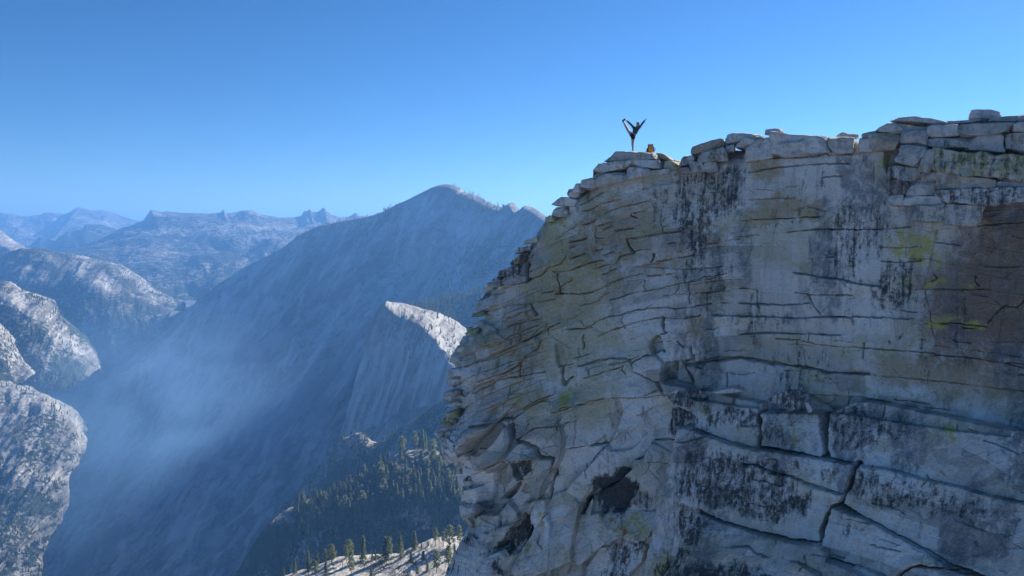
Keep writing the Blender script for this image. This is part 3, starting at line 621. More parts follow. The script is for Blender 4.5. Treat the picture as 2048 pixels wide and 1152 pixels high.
SURF = {}
def loft(name, lines, ncol, nrows, mat, amp=30., su=90., sv=500., crest=1, crest_amp=.25, back=(1500., -600.), forest=None, seed=1, extra=None, match=False, smooth=True, ridge=.5, pale=None):
    """a hillside: rows run from behind the skyline, over it, down to the foot; lines are photo outlines with depths"""
    Ls = [P(*(matched(l, ncol) if match else resample(l, ncol)).T) for l in lines]
    if back:
        d = Ls[0] / np.linalg.norm(Ls[0], axis=-1, keepdims=True); d[:, 2] = 0
        Ls = [Ls[0] + d * back[0] + np.array([0, 0, back[1]]), Ls[0] + d * back[0] * .35 + np.array([0, 0, back[1] * .18])] + Ls
        nrows = [10, 12] + list(nrows); crest = 2
    rows = []; n = len(Ls)
    for i in range(n - 1):
        p0, p1, p2, p3 = Ls[max(0, i - 1)], Ls[i], Ls[i + 1], Ls[min(n - 1, i + 2)]
        for t in np.linspace(0, 1, nrows[i], endpoint=(i == n - 2)):
            cr_ = .5 * ((2 * p1) + (-p0 + p2) * t + (2 * p0 - 5 * p1 + 4 * p2 - p3) * t * t + (-p0 + 3 * p1 - 3 * p2 + p3) * t ** 3)
            li = p1 * (1 - t) + p2 * t
            rows.append(.5 * cr_ + .5 * li)
    B = np.array(rows); nr = len(B); crow = sum(nrows[:crest])
    u = np.concatenate([np.zeros((nr, 1)), np.cumsum(np.linalg.norm(np.diff(B, axis=1), axis=-1), axis=1)], 1)
    u = u - u[:, :1]; um = np.broadcast_to(np.median(u, axis=0), u.shape)
    v = np.concatenate([np.zeros((1, ncol)), np.cumsum(np.linalg.norm(np.diff(B, axis=0), axis=-1), axis=0)], 0)
    N = np.cross(np.gradient(B, axis=0), np.gradient(B, axis=1)); N /= np.linalg.norm(N, axis=-1, keepdims=True) + 1e-9
    mid = N[crow + (nr - crow) // 2].mean(0)
    flip = mid[2] < 0
    if flip: N = -N
    wu = um + .35 * su * fbm(um / (su * 3), v / (su * 3), octv=2, seed=seed + 40)
    g = fbm(wu / su, v / sv, octv=5, seed=seed); rg = 1 - np.abs(fbm(wu / (su * 1.7), v / (sv * 1.5), octv=4, seed=seed + 7)) * 2.2
    x, y, z = B[..., 0], B[..., 1], B[..., 2]
    iso = fbm(x / (su * 2.5), y / (su * 2.5), z / (su * 2.5), 5, seed + 11)
    m = 1 - (1 - crest_amp) * np.exp(-((np.arange(nr) - crow) / max(4, nr * .05)) ** 2)[:, None]
    D = amp * m * ((1 - ridge) * g + ridge * rg * .7 + .9 * iso)
    if extra is not None: D = D + extra(B, um, v)
    V = B + N * D[..., None]
    # outline roughness on the skyline
    fo = np.zeros(u.shape); ats = {}
    if pale is not None: ats['pale'] = pale(B, um, v)
    if forest is not None: fo = forest(B, um, v, N)
    q = grid_quads(nr, ncol)
    nq = np.cross(V[1:, :-1] - V[:-1, :-1], V[:-1, 1:] - V[:-1, :-1]).mean((0, 1))
    if nq[2] > 0: q = q[:, ::-1]
    o = mesh_np(name, V.reshape(-1, 3), q, mat, smooth, {'forest': fo, **ats}, np.stack([um, v], -1).reshape(-1, 2))
    tag(o, kind='structure')
    SURF[name] = (V, crow)
    return o

def toppx(V):
    """photo pixel of world points"""
    cp, sp = math.cos(PITCH), math.sin(PITCH)
    t = V[..., 1] * cp - V[..., 2] * sp; b = V[..., 1] * sp + V[..., 2] * cp
    return 1024 + F * V[..., 0] / t, 576 - F * b / t

M_far = slope_material('far_granite', (0.17, 0.165, 0.155), (0.30, 0.29, 0.275), 260, 420, 45, .20)
M_face = slope_material('sheer_granite_slope', (0.24, 0.235, 0.23), (0.38, 0.37, 0.36), 90, 420, 15, -.16)
M_dome = slope_material('dome_granite', (0.23, 0.22, 0.205), (0.40, 0.385, 0.36), 40, 240, 13, .18, .7, 5., .35)
M_near = slope_material('knob_granite', (0.22, 0.205, 0.185), (0.38, 0.36, 0.33), 14, 50, 6, .22)

zf = lambda t, *p: [(x / 2.88, 380 + y / 2.88, t) for x, y in p]
zg = lambda t, *p: [(440 + x / 2.88, 360 + y / 2.88, t) for x, y in p]
# valley floor and far ground: one sheet
gx, gy = np.meshgrid(np.linspace(-14500, 11500, 160), np.linspace(-11500, 17500, 180))
gz = -1190 + 25 * fbm(gx / 900, gy / 900, octv=4, seed=91) + 40
ground = mesh_np('ground', np.stack([gx, gy, gz], -1).reshape(-1, 3), grid_quads(180, 160), slope_material('valley_floor', (.40, .38, .345), (.45, .43, .395), 300, 300, 30, -.45, .25), True,
                 {'forest': np.full(gx.size, .25)}, np.stack([gx, gy], -1).reshape(-1, 2))
tag(ground, kind='structure')

# farthest range, upper left
A_ = zf(13500, (-900, 150), (-500, 110), (-200, 160), (0, 140), (90, 148), (170, 168), (250, 155), (330, 135), (375, 140), (430, 125), (465, 107), (540, 125), (640, 125), (700, 150), (800, 180), (1000, 190), (1300, 200))
loft('far_mountain_range', [A_, [(p[0] - 30, p[1] + 38 + 8 * math.sin(i), 12000) for i, p in enumerate(A_)], [(p[0] - 80, 520, 9800) for p in A_]], 420, [40, 30], M_far, 130, 500, 900, crest_amp=.1, seed=3,
     forest=lambda B, u, v, N: .25 * sstep(300, -500, B[..., 2]) + .1)
A2 = zf(9800, (-400, 330), (0, 320), (100, 330), (170, 320), (230, 268), (290, 290), (330, 300), (390, 235), (470, 228), (490, 195), (580, 198), (640, 215), (700, 235), (800, 260), (950, 300))
loft('dark_wooded_hills', [A2, [(p[0], p[1] + 25, 9000) for p in A2], [(p[0], 540, 7600) for p in A2]], 300, [24, 24], M_far, 90, 300, 600, crest_amp=.12, seed=5, forest=lambda B, u, v, N: .42 + 0 * u, back=(900, -300))
B_ = zf(8800, (420, 420), (560, 330), (640, 260), (700, 225), (820, 180), (845, 150), (868, 114), (895, 120), (930, 128), (960, 122), (1040, 130), (1200, 135), (1270, 130), (1280, 118), (1287, 112), (1294, 124), (1300, 135), (1350, 130), (1400, 117), (1455, 117), (1500, 140), (1613, 160)) \
   + zg(9000, (430, 215), (470, 205), (482, 182), (495, 178), (505, 180), (515, 165), (525, 185), (545, 184), (560, 185), (580, 172), (595, 158), (604, 165), (612, 178), (625, 195), (690, 215), (740, 212), (765, 200), (775, 190), (790, 192), (800, 207), (870, 205), (890, 200), (910, 188), (930, 190), (1200, 230), (1700, 280))
nB = len(B_)
B1 = [(150, 500, 7600), (260, 482, 7600), (330, 470, 7600), (420, 462, 7700), (520, 468, 7700), (600, 470, 7700), (700, 480, 7700), (860, 480, 7700), (1030, 490, 7700)]
B2 = [(100, 520, 6500), (220, 515, 6600), (300, 510, 6600), (380, 520, 6500), (450, 505, 6500), (560, 500, 6500), (700, 520, 6500), (860, 520, 6500), (1030, 530, 6500)]
B3 = [(60, 620, 4900), (180, 612, 5000), (300, 608, 5100), (372, 606, 5200), (450, 602, 5200), (560, 600, 5200), (700, 600, 5200), (860, 600, 5200), (1030, 600, 5200)]
loft('granite_mountain_range', [B_, B1, B2, B3], 620, [60, 50, 60], M_far, 85, 330, 700, crest_amp=.04, seed=9, ridge=.35,
     forest=lambda B, u, v, N: .16 + .22 * sstep(150, -250, B[..., 2]) + .1 * fbm(B[..., 0] / 700, B[..., 1] / 700, octv=3, seed=4))
# the great leaning slope with the pointed summit
CRr = [(330, 640, 5300)] + zg(5000, (-120, 705), (0, 640), (60, 580), (95, 540), (130, 510), (250, 450), (380, 380)) + zg(4500, (450, 320), (560, 270), (700, 240), (850, 215), (930, 190), (1000, 150), (1100, 105)) \
    + zg(3900, (1200, 55), (1240, 42), (1280, 38), (1315, 44), (1340, 55), (1355, 62), (1368, 82), (1450, 110)) + zg(3400, (1540, 160), (1615, 185), (1622, 165), (1640, 152), (1665, 150), (1690, 185), (1700, 198), (1722, 170), (1750, 165), (1800, 190), (1860, 235)) \
    + [(1180, 470, 2900), (1320, 500, 2600)]
n = 900
cr_pts = resample(CRr, n)
cr_pts[:, 2] = np.interp(cr_pts[:, 0], [330, 398, 440, 530, 620, 750, 883, 980, 1060, 1180, 1320], [5300, 5050, 4900, 4650, 4450, 4150, 3800, 3500, 3200, 2850, 2550])
s = cr_pts[:, 0]
def along(vals): return np.interp(s, [330, 398, 440, 530, 620, 750, 883, 980, 1060, 1180, 1320], vals)
foot = np.stack([along([320, 345, 300, 205, 140, 100, 85, 190, 400, 640, 900]), along([660, 640, 680, 765, 860, 990, 1170, 1350, 1430, 1450, 1450]), along([5000, 4850, 4400, 3750, 3150, 2750, 2350, 2050, 1750, 1600, 1500])], -1)
midl = cr_pts * .5 + foot * .5; midl[:, 2] = along([5150, 4950, 4620, 4250, 3850, 3500, 3120, 2800, 2500, 2250, 2050])
def face_extra(B, u, v):
    px, py = toppx(B)
    a = 36 * fbm((px + .62 * py) / 42, (py - .5 * px) / 190, octv=4, seed=61) + 10 * fbm((px + .62 * py) / 12, (py - .5 * px) / 70, octv=3, seed=62)
    a -= 70 * np.exp(-(((px - 800) + .55 * (py - 530)) / 40) ** 2) * sstep(470, 520, py) * (1 - sstep(560, 640, py))
    return a * sstep(0, 400, v - v[22:23])
def face_pale(B, u, v):
    px, py = toppx(B); a = px + .62 * py; b = py - .5 * px
    wv_ = a + 14 * fbm(px / 70, py / 70, octv=3, seed=66)
    k = fbm(wv_ / 15, b / 75, octv=5, seed=63, gain=.62); k2 = fbm(wv_ / 60, b / 150, octv=4, seed=64); k3 = fbm(wv_ / 5, b / 60, octv=3, seed=65)
    f = sstep(.03, .3, k) * .62 + sstep(.0, .3, k2) * .5 + sstep(.2, .5, k3) * .12
    for (x0, y0), (x1, y1), w_, s_ in (((330, 905), (235, 1000), 5, 1), ((395, 935), (320, 985), 3, 1), ((560, 960), (430, 1060), 3, .9), ((270, 735), (240, 748), 3, .8), ((400, 760), (330, 850), 8, .5), ((560, 800), (470, 900), 10, .4), ((890, 420), (850, 450), 6, .8), ((770, 560), (762, 585), 5, 1), ((690, 520), (660, 545), 4, .7)):
        ex, ey = x1 - x0, y1 - y0; L = ex * ex + ey * ey; t = np.clip(((px - x0) * ex + (py - y0) * ey) / L, 0, 1); d = np.hypot(px - x0 - t * ex, py - y0 - t * ey)
        f = np.maximum(f, s_ * np.exp(-(d / w_ + .5 * k3) ** 2))
    return np.clip(f, 0, 1) * sstep(0, 120, v - v[22:23])
def face_forest(B, u, v, N):
    px, py = toppx(B)
    f = .30 * sstep(60, -60, v - v[22:23] - 160 - 80 * sstep(560, 800, px)) * sstep(360, 560, px) * (1 - sstep(720, 860, px))
    f += .5 * np.exp(-(((px - 800) + .5 * (py - 530)) / 45) ** 2 - ((py - 535) / 40) ** 2)
    f += .42 * sstep(860, 930, px - .6 * (py - 520)) * sstep(485, 530, py - .15 * (1000 - px))
    f += .3 * sstep(640, 760, py) * sstep(640, 720, px)
    f += .35 * np.exp(-((py - 470 - .3 * (px - 960)) / 22) ** 2) * sstep(900, 960, px)
    f += .25 * sstep(900, 1100, py) * sstep(300, 500, px)
    return f
loft('leaning_granite_mountain', [cr_pts.tolist(), midl.tolist(), foot.tolist()], n, [170, 130], M_face, 11, 70, 800, crest_amp=.35, seed=13, extra=face_extra, forest=face_forest, pale=face_pale, ridge=.4, match=True, back=(1300, -350))

# sunlit domes on the far side of the canyon, left
def dome(name, crest, inner, foot_, ncol, rows, seed, amp=14, back=(500, -120), fo=.12, mat=None, su=70, flat=None, low=.34):
    nr0 = 22 + rows[0]
    if flat:
        inner = [(x, y, flat[0] + flat[2] * k / (len(inner) - 1)) for k, (x, y, t) in enumerate(inner)]
        foot_ = [(x, y, flat[1] + flat[2] * k / (len(foot_) - 1)) for k, (x, y, t) in enumerate(foot_)]
    loft(name, [crest, inner, foot_], ncol, rows, mat or M_dome, amp, su, su * 3, crest_amp=.3, seed=seed, back=back, match=False, ridge=.5,
         forest=lambda B, u, v, N: fo + low * sstep(-.35, .25, (np.arange(len(B)) - nr0) / rows[1])[:, None] + .3 * fbm(B[..., 0] / 160, B[..., 1] / 160, octv=3, seed=seed + 2))  # extra forest below the crest also paints shade on the front
dome('bright_rock_shoulder', [(-160, 425, 6200), (-60, 440, 6200), (0, 462, 6200), (10, 470, 6150), (30, 484, 6100), (52, 496, 6050), (90, 520, 6000)], [(-200, 470, 5900), (-70, 480, 5900), (-10, 486, 5900), (0, 492, 5880), (18, 500, 5850), (36, 508, 5800), (70, 530, 5700)], [(-240, 560, 5600), (-70, 560, 5600), (-20, 560, 5600), (-10, 560, 5600), (10, 560, 5600), (30, 560, 5500), (60, 570, 5400)], 160, [20, 20], 17, fo=-.1)
dome('broad_rounded_dome', [(-300, 520, 4700), (-120, 512, 4700), (0, 510, 4700), (42, 497, 4700), (90, 500, 4750), (140, 511, 4800), (191, 519, 4850), (243, 533, 4900), (278, 554, 4900), (302, 574, 4900), (347, 599, 4900), (372, 606, 4950)],
     [(-340, 580, 4250), (-140, 575, 4250), (-20, 572, 4250), (30, 568, 4270), (85, 570, 4300), (125, 576, 4350), (165, 574, 4400), (205, 578, 4450), (240, 592, 4500), (265, 606, 4550), (310, 618, 4650), (345, 622, 4750)],
     [(-360, 800, 3700), (-180, 790, 3700), (-60, 780, 3700), (20, 770, 3700), (100, 765, 3720), (150, 755, 3740), (190, 745, 3760), (205, 735, 3800), (235, 715, 4000), (260, 695, 4200), (300, 668, 4500), (330, 650, 4700)], 420, [70, 60], 19, amp=34, su=110, fo=.2, flat=(4450, 4050, 60))
dome('steep_sunlit_buttress', [(-200, 600, 3200), (-60, 570, 3200), (0, 562, 3200), (21, 563, 3200), (42, 580, 3210), (69, 588, 3220), (104, 602, 3230), (118, 630, 3230), (146, 655, 3220), (174, 686, 3200), (193, 722, 3180), (200, 736, 3150)],
     [(-240, 660, 3000), (-90, 630, 3000), (-30, 612, 3000), (0, 605, 3000), (18, 612, 3000), (38, 622, 3000), (62, 634, 3000), (80, 660, 3010), (108, 686, 3020), (138, 712, 3040), (165, 738, 3060), (180, 748, 3080)],
     [(-280, 900, 2800), (-120, 860, 2800), (-60, 850, 2800), (-30, 840, 2800), (0, 830, 2820), (20, 820, 2840), (40, 810, 2860), (60, 802, 2880), (90, 795, 2900), (115, 788, 2920), (140, 780, 2960), (165, 770, 3020)], 300, [56, 50], 23, amp=25, su=60, fo=.24, flat=(3040, 2850, -20))
dome('narrow_sunlit_buttress', [(-160, 590, 2550), (-60, 620, 2550), (0, 654, 2550), (21, 674, 2550), (36, 700, 2550), (46, 722, 2540), (58, 740, 2520), (66, 751, 2500)], [(-190, 660, 2400), (-90, 680, 2400), (-25, 700, 2400), (-5, 716, 2400), (12, 738, 2400), (24, 752, 2410), (38, 762, 2420), (50, 764, 2430)],
     [(-220, 860, 2250), (-120, 850, 2250), (-60, 840, 2250), (-40, 830, 2250), (-20, 820, 2260), (0, 810, 2280), (15, 800, 2300), (30, 790, 2320)], 200, [44, 36], 29, amp=17, su=46, fo=.14, flat=(2440, 2330, -10))
dome('ribbed_sunlit_slabs', [(-120, 735, 2300), (-40, 760, 2300), (20, 772, 2300), (60, 788, 2290), (95, 806, 2280), (130, 832, 2260), (150, 860, 2240), (158, 885, 2220), (158, 908, 2190), (140, 935, 2150), (130, 965, 2110), (132, 1000, 2080), (120, 1040, 2040), (100, 1080, 2000), (84, 1110, 1970), (80, 1152, 1930), (70, 1260, 1840)],
     [(-160, 810, 2150), (-90, 830, 2150), (-30, 842, 2150), (10, 856, 2140), (45, 872, 2130), (80, 890, 2120), (104, 912, 2110), (112, 930, 2090), (108, 950, 2070), (92, 975, 2040), (80, 1000, 2010), (82, 1030, 1990), (70, 1062, 1960), (50, 1098, 1930), (34, 1128, 1900), (30, 1170, 1860), (20, 1280, 1780)],
     [(-260, 1080, 1850), (-200, 1080, 1850), (-150, 1090, 1850), (-120, 1100, 1840), (-100, 1105, 1830), (-80, 1110, 1820), (-60, 1120, 1810), (-50, 1130, 1800), (-50, 1140, 1790), (-60, 1150, 1780), (-70, 1170, 1770), (-70, 1190, 1760), (-80, 1210, 1740), (-90, 1240, 1720), (-100, 1260, 1700), (-110, 1300, 1680), (-120, 1380, 1620)], 420, [80, 60], 31, amp=27, su=52, fo=.14, low=.12)
dome('low_spur', [(-60, 720, 2750), (40, 770, 2750), (80, 790, 2740), (110, 806, 2720), (140, 822, 2700), (160, 842, 2680), (176, 858, 2660)], [(-80, 780, 2650), (20, 812, 2640), (62, 828, 2630), (95, 842, 2620), (125, 854, 2600), (148, 862, 2600), (166, 870, 2600)],
     [(-100, 960, 2400), (0, 960, 2400), (50, 960, 2400), (80, 960, 2400), (110, 955, 2420), (135, 930, 2460), (155, 905, 2520)], 160, [24, 20], 37, amp=9, su=34, fo=.22)

# the quarter-dome knob: sunlit back, sheer shaded front
q5 = lambda t, *p: [(640 + x / 5.2375, 560 + y / 5.2375, t) for x, y in p]
QK = [q5(2150, (560, 420), (640, 300), (700, 240), (740, 236), (850, 244), (1000, 285), (1130, 320), (1240, 350), (1360, 400), (1440, 455), (1530, 525), (1800, 700), (2100, 900)),
      q5(1950, (530, 470), (600, 370), (680, 290), (740, 340), (840, 410), (930, 440), (1010, 455), (1080, 520), (1160, 600), (1240, 690), (1330, 760), (1600, 960), (2000, 1150)),
      [(640 + x / 5.2375, 740 + y / 5.2375, 1750) for x, y in ((200, 720), (250, 690), (300, 690), (380, 680), (460, 640), (560, 600), (680, 560), (760, 470), (880, 430), (1000, 400), (1100, 380), (1400, 420), (1900, 500))]]
for k_, l_ in enumerate(QK):
    QK[k_] = [(x, y, t + (0, 60, 205)[k_] - (0, 15, 15)[k_] * q_) for q_, (x, y, t) in enumerate(l_)]
loft('quarter_dome', QK, 360, [40, 90], M_dome, 9, 26, 260, pale=lambda B, u, v: sstep(640, 700, toppx(B)[1]) * (1 - sstep(840, 880, toppx(B)[1])) * np.clip(.3 + .8 * fbm((toppx(B)[0] + .32 * toppx(B)[1]) / 9, toppx(B)[1] / 80, octv=4, seed=48), 0, 1), crest_amp=.3, seed=43, back=(260, -60), match=True, ridge=.4,
     extra=lambda B, u, v: 14 * np.exp(-(((toppx(B)[0] - 835) + .32 * (toppx(B)[1] - 720)) / 7) ** 2) * sstep(660, 720, toppx(B)[1]),
     forest=lambda B, u, v, N: -.25 + .5 * sstep(655, 700, toppx(B)[1]) * sstep(905, 960, toppx(B)[0]) + .25 * sstep(820, 920, toppx(B)[0]) * (1 - sstep(680, 720, toppx(B)[1])) + .3 * sstep(840, 880, toppx(B)[1]))
loft('wooded_saddle', [[(780, 640, 2700), (830, 612, 2700), (880, 600, 2650), (930, 590, 2600), (1000, 575, 2550), (1100, 560, 2500), (1250, 540, 2400)], [(790, 660, 2450), (830, 640, 2450), (880, 640, 2420), (930, 650, 2400), (1000, 650, 2350), (1100, 640, 2300), (1250, 640, 2250)], [(790, 760, 2250), (830, 740, 2250), (880, 740, 2250), (930, 760, 2200), (1000, 760, 2150), (1100, 760, 2100), (1250, 760, 2050)]], 200, [24, 20], M_dome, 14, 80, 120, seed=47, back=(400, -150), match=True,
     forest=lambda B, u, v, N: .5 + 0 * u)
# dark rocky ridge between the slope and the wooded knob
s8 = lambda t, *p: [(440 + x / 3.096, 780 + y / 3.096, t) for x, y in p]
RK = [s8(1650, (20, 1500), (60, 1250), (110, 1120), (200, 990), (250, 900), (320, 800), (430, 690), (550, 580), (640, 470), (690, 380), (740, 310), (760, 296), (800, 292), (835, 274), (870, 272), (905, 300), (930, 322), (975, 330), (1040, 300), (1100, 250), (1200, 190), (1330, 90), (1480, 0), (1750, -60), (2100, -100)),
      [(560 + 10 * i, 1180 - 9 * i, 1500) for i in range(25)], [(600 + 12 * i, 1330 - 8 * i, 1380) for i in range(25)]]
loft('dark_rocky_ridge', RK, 360, [50, 30], M_near, 13, 34, 90, crest_amp=.35, seed=53, back=(300, -320), match=True,
     forest=lambda B, u, v, N: .30 + .2 * fbm(B[..., 0] / 60, B[..., 2] / 60, octv=3, seed=6) - .35 * np.exp(-((toppx(B)[0] - 745) / 32) ** 2 - ((toppx(B)[1] - 884) / 14) ** 2) - .5 * np.exp(-(((toppx(B)[0] - 845) + 1.1 * (toppx(B)[1] - 800)) / 14) ** 2) * sstep(815, 835, toppx(B)[0]))
# wooded knob in front
KN = [[(440, 1230, 1200), (478, 1150, 1200), (505, 1100, 1200), (540, 1050, 1190), (575, 1024, 1200), (610, 1006, 1210), (650, 994, 1220), (690, 986, 1230), (730, 972, 1240), (762, 944, 1250), (790, 915, 1260), (815, 903, 1265), (850, 900, 1270), (890, 908, 1270), (930, 918, 1260), (1000, 930, 1250), (1100, 950, 1240)],
      [(470, 1250, 1165), (505, 1165, 1165), (532, 1120, 1165), (565, 1074, 1165), (600, 1048, 1165), (635, 1030, 1165), (675, 1022, 1165), (715, 1012, 1165), (752, 1000, 1165), (782, 988, 1165), (810, 978, 1165), (840, 978, 1165), (872, 980, 1165), (905, 985, 1165), (940, 990, 1165), (1005, 1000, 1165), (1100, 1010, 1165)],
      [(500, 1290, 1120), (530, 1200, 1120), (560, 1160, 1120), (590, 1120, 1120), (622, 1092, 1120), (655, 1076, 1120), (690, 1066, 1120), (725, 1058, 1120), (758, 1048, 1120), (788, 1036, 1120), (818, 1026, 1120), (850, 1022, 1120), (882, 1024, 1120), (915, 1028, 1120), (950, 1034, 1120), (1010, 1040, 1040), (1100, 1050, 1030)],
      [(520, 1400, 1090)] + [(540 + 36 * i, 1300 - 2 * i, 1090) for i in range(16)]]
loft('wooded_knob', KN, 300, [44, 40, 40], M_near, 5, 16, 40, crest_amp=.5, seed=59, back=(220, -140), match=True,
     forest=lambda B, u, v, N: .2 + .3 * sstep(1035, 1070, toppx(B)[1] + 0 * u) + .12 * fbm(B[..., 0] / 30, B[..., 1] / 30, octv=3, seed=8) - .75 * np.exp(-((toppx(B)[0] - 800) / 70) ** 2 - ((toppx(B)[1] - 925) / 26) ** 2))  # forest tone also holds the shade and duff under the trees
# sunlit granite bench at the foot
def bench_extra(B, u, v):
    return .9 * fbm(B[..., 0] / 14, B[..., 1] / 22, octv=3, seed=71) - .9 * np.abs(fbm(B[..., 0] / 4, B[..., 1] / 10, octv=3, seed=72))
BN = [[(520, 1190, 640), (560, 1158, 640), (600, 1142, 645), (640, 1130, 650), (670, 1118, 655), (700, 1114, 655), (740, 1112, 655), (766, 1112, 655), (800, 1108, 655), (820, 1098, 655), (840, 1090, 658), (862, 1080, 660), (880, 1076, 662), (910, 1075, 664), (940, 1078, 664), (1000, 1080, 664), (1080, 1085, 664)],
      [(510, 1230, 590)] + [(540 + 30 * i, 1195 - 3.0 * i, 590 + i) for i in range(16)], [(520, 1290, 545)] + [(545 + 30 * i, 1270 - 2.0 * i, 545) for i in range(16)], [(520, 1400, 500)] + [(545 + 30 * i, 1390, 500) for i in range(16)]]
M_bench = slope_material('bench_granite', (0.42, 0.39, 0.345), (0.52, 0.49, 0.44), 10, 26, 2.5, -.30, .3, .12)
loft('granite_bench', BN, 260, [60, 50, 20], M_bench, .5, 20, 14, crest_amp=.5, seed=67, back=(70, -60), match=True, extra=bench_extra,
     forest=lambda B, u, v, N: .42 * fbm(B[..., 0] / 7, B[..., 1] / 16, octv=3, seed=10))

# haze: one box of pale air round everything on the ground
def box_mesh(name, lo, hi, mat):
    x0, y0, z0 = lo; x1, y1, z1 = hi
    V = [(x0, y0, z0), (x1, y0, z0), (x1, y1, z0), (x0, y1, z0), (x0, y0, z1), (x1, y0, z1), (x1, y1, z1), (x0, y1, z1)]
    Q = [(0, 3, 2, 1), (4, 5, 6, 7), (0, 1, 5, 4), (1, 2, 6, 5), (2, 3, 7, 6), (3, 0, 4, 7)]
    return mesh_np(name, np.array(V, float), np.array(Q), mat, False)
hm = bpy.data.materials.new('haze_air'); hm.use_nodes = True; ht = hm.node_tree
for nd in list(ht.nodes):
    if nd.type == 'BSDF_PRINCIPLED': ht.nodes.remove(nd)
pv = ht.nodes.new('ShaderNodeVolumePrincipled'); pv.inputs['Color'].default_value = (*HAZE_COLOR, 1)
pv.inputs['Density'].default_value = HAZE_DENSITY; pv.inputs['Anisotropy'].default_value = 0.25
ht.links.new(pv.outputs[0], [x for x in ht.nodes if x.type == 'OUTPUT_MATERIAL'][0].inputs['Volume'])
allz = [(SURF[k][0][..., 2].min(), SURF[k][0][..., 2].max()) for k in SURF]
zlo = min(min(a for a, b in allz), float(gz.min())) - 1.0
haze = box_mesh('haze', (-16000, -12000, zlo), (12500, 20000, max(b for a, b in allz) + 15), hm)
tag(haze, kind='stuff')
print('Z range', zlo, max(b for a, b in allz), {k: (round(float(SURF[k][0][..., 0].min())), round(float(SURF[k][0][..., 0].max())), round(float(SURF[k][0][..., 1].min())), round(float(SURF[k][0][..., 1].max())), round(float(SURF[k][0][..., 2].min())), round(float(SURF[k][0][..., 2].max()))) for k in SURF})

# wood smoke lying in the canyon: soft-edged, thickest along the floor
U_, V_ = np.meshgrid(np.linspace(0, 2 * math.pi, 40, endpoint=False), np.linspace(0.001, math.pi - .001, 20))
sc_ = P(330, 850, 2450)
sv = np.stack([np.sin(V_) * np.cos(U_), np.sin(V_) * np.sin(U_), np.cos(V_)], -1)
SM_R = np.array([640., 1000., 470.])
iq = []
for a in range(19):
    for b in range(40): iq.append((a * 40 + b, (a + 1) * 40 + b, (a + 1) * 40 + (b + 1) % 40, a * 40 + (b + 1) % 40))
smm = bpy.data.materials.new('smoke_air'); smm.use_nodes = True; st_ = smm.node_tree
for nd in list(st_.nodes):
    if nd.type == 'BSDF_PRINCIPLED': st_.nodes.remove(nd)
vs_ = st_.nodes.new('ShaderNodeVolumePrincipled'); vs_.inputs['Color'].default_value = (0.32, 0.60, 1.0, 1); vs_.inputs['Anisotropy'].default_value = .2
tc = st_.nodes.new('ShaderNodeTexCoord'); ln = st_.nodes.new('ShaderNodeVectorMath'); ln.operation = 'LENGTH'
st_.links.new(tc.outputs['Object'], ln.inputs[0])
mr = st_.nodes.new('ShaderNodeMapRange'); mr.interpolation_type = 'SMOOTHSTEP'; mr.inputs[1].default_value = 1.0; mr.inputs[2].default_value = 0.1; mr.inputs[3].default_value = 0; mr.inputs[4].default_value = 1
st_.links.new(ln.outputs['Value'], mr.inputs[0])
nz_ = st_.nodes.new('ShaderNodeTexNoise'); nz_.inputs['Scale'].default_value = 2.6; nz_.inputs['Detail'].default_value = 4; nz_.inputs['Distortion'].default_value = .8; st_.links.new(tc.outputs['Object'], nz_.inputs['Vector'])
mr2 = st_.nodes.new('ShaderNodeMapRange'); mr2.inputs[1].default_value = .38; mr2.inputs[2].default_value = .68; mr2.inputs[3].default_value = 0.12; mr2.inputs[4].default_value = 1; st_.links.new(nz_.outputs['Fac'], mr2.inputs[0])
mu = st_.nodes.new('ShaderNodeMath'); mu.operation = 'MULTIPLY'; st_.links.new(mr.outputs[0], mu.inputs[0]); st_.links.new(mr2.outputs[0], mu.inputs[1])
mu2 = st_.nodes.new('ShaderNodeMath'); mu2.operation = 'MULTIPLY'; st_.links.new(mu.outputs[0], mu2.inputs[0]); mu2.inputs[1].default_value = SMOKE_DENSITY
st_.links.new(mu2.outputs[0], vs_.inputs['Density'])
st_.links.new(vs_.outputs[0], [x for x in st_.nodes if x.type == 'OUTPUT_MATERIAL'][0].inputs['Volume'])
smoke = mesh_np('smoke', sv.reshape(-1, 3), np.array(iq), smm, True); smoke.location = tuple(sc_); smoke.scale = tuple(SM_R); smoke.rotation_euler = (0, 0, R(24))
tag(smoke, kind='stuff')
sc.cycles.volume_step_rate = 2.0; sc.cycles.volume_max_steps = 128

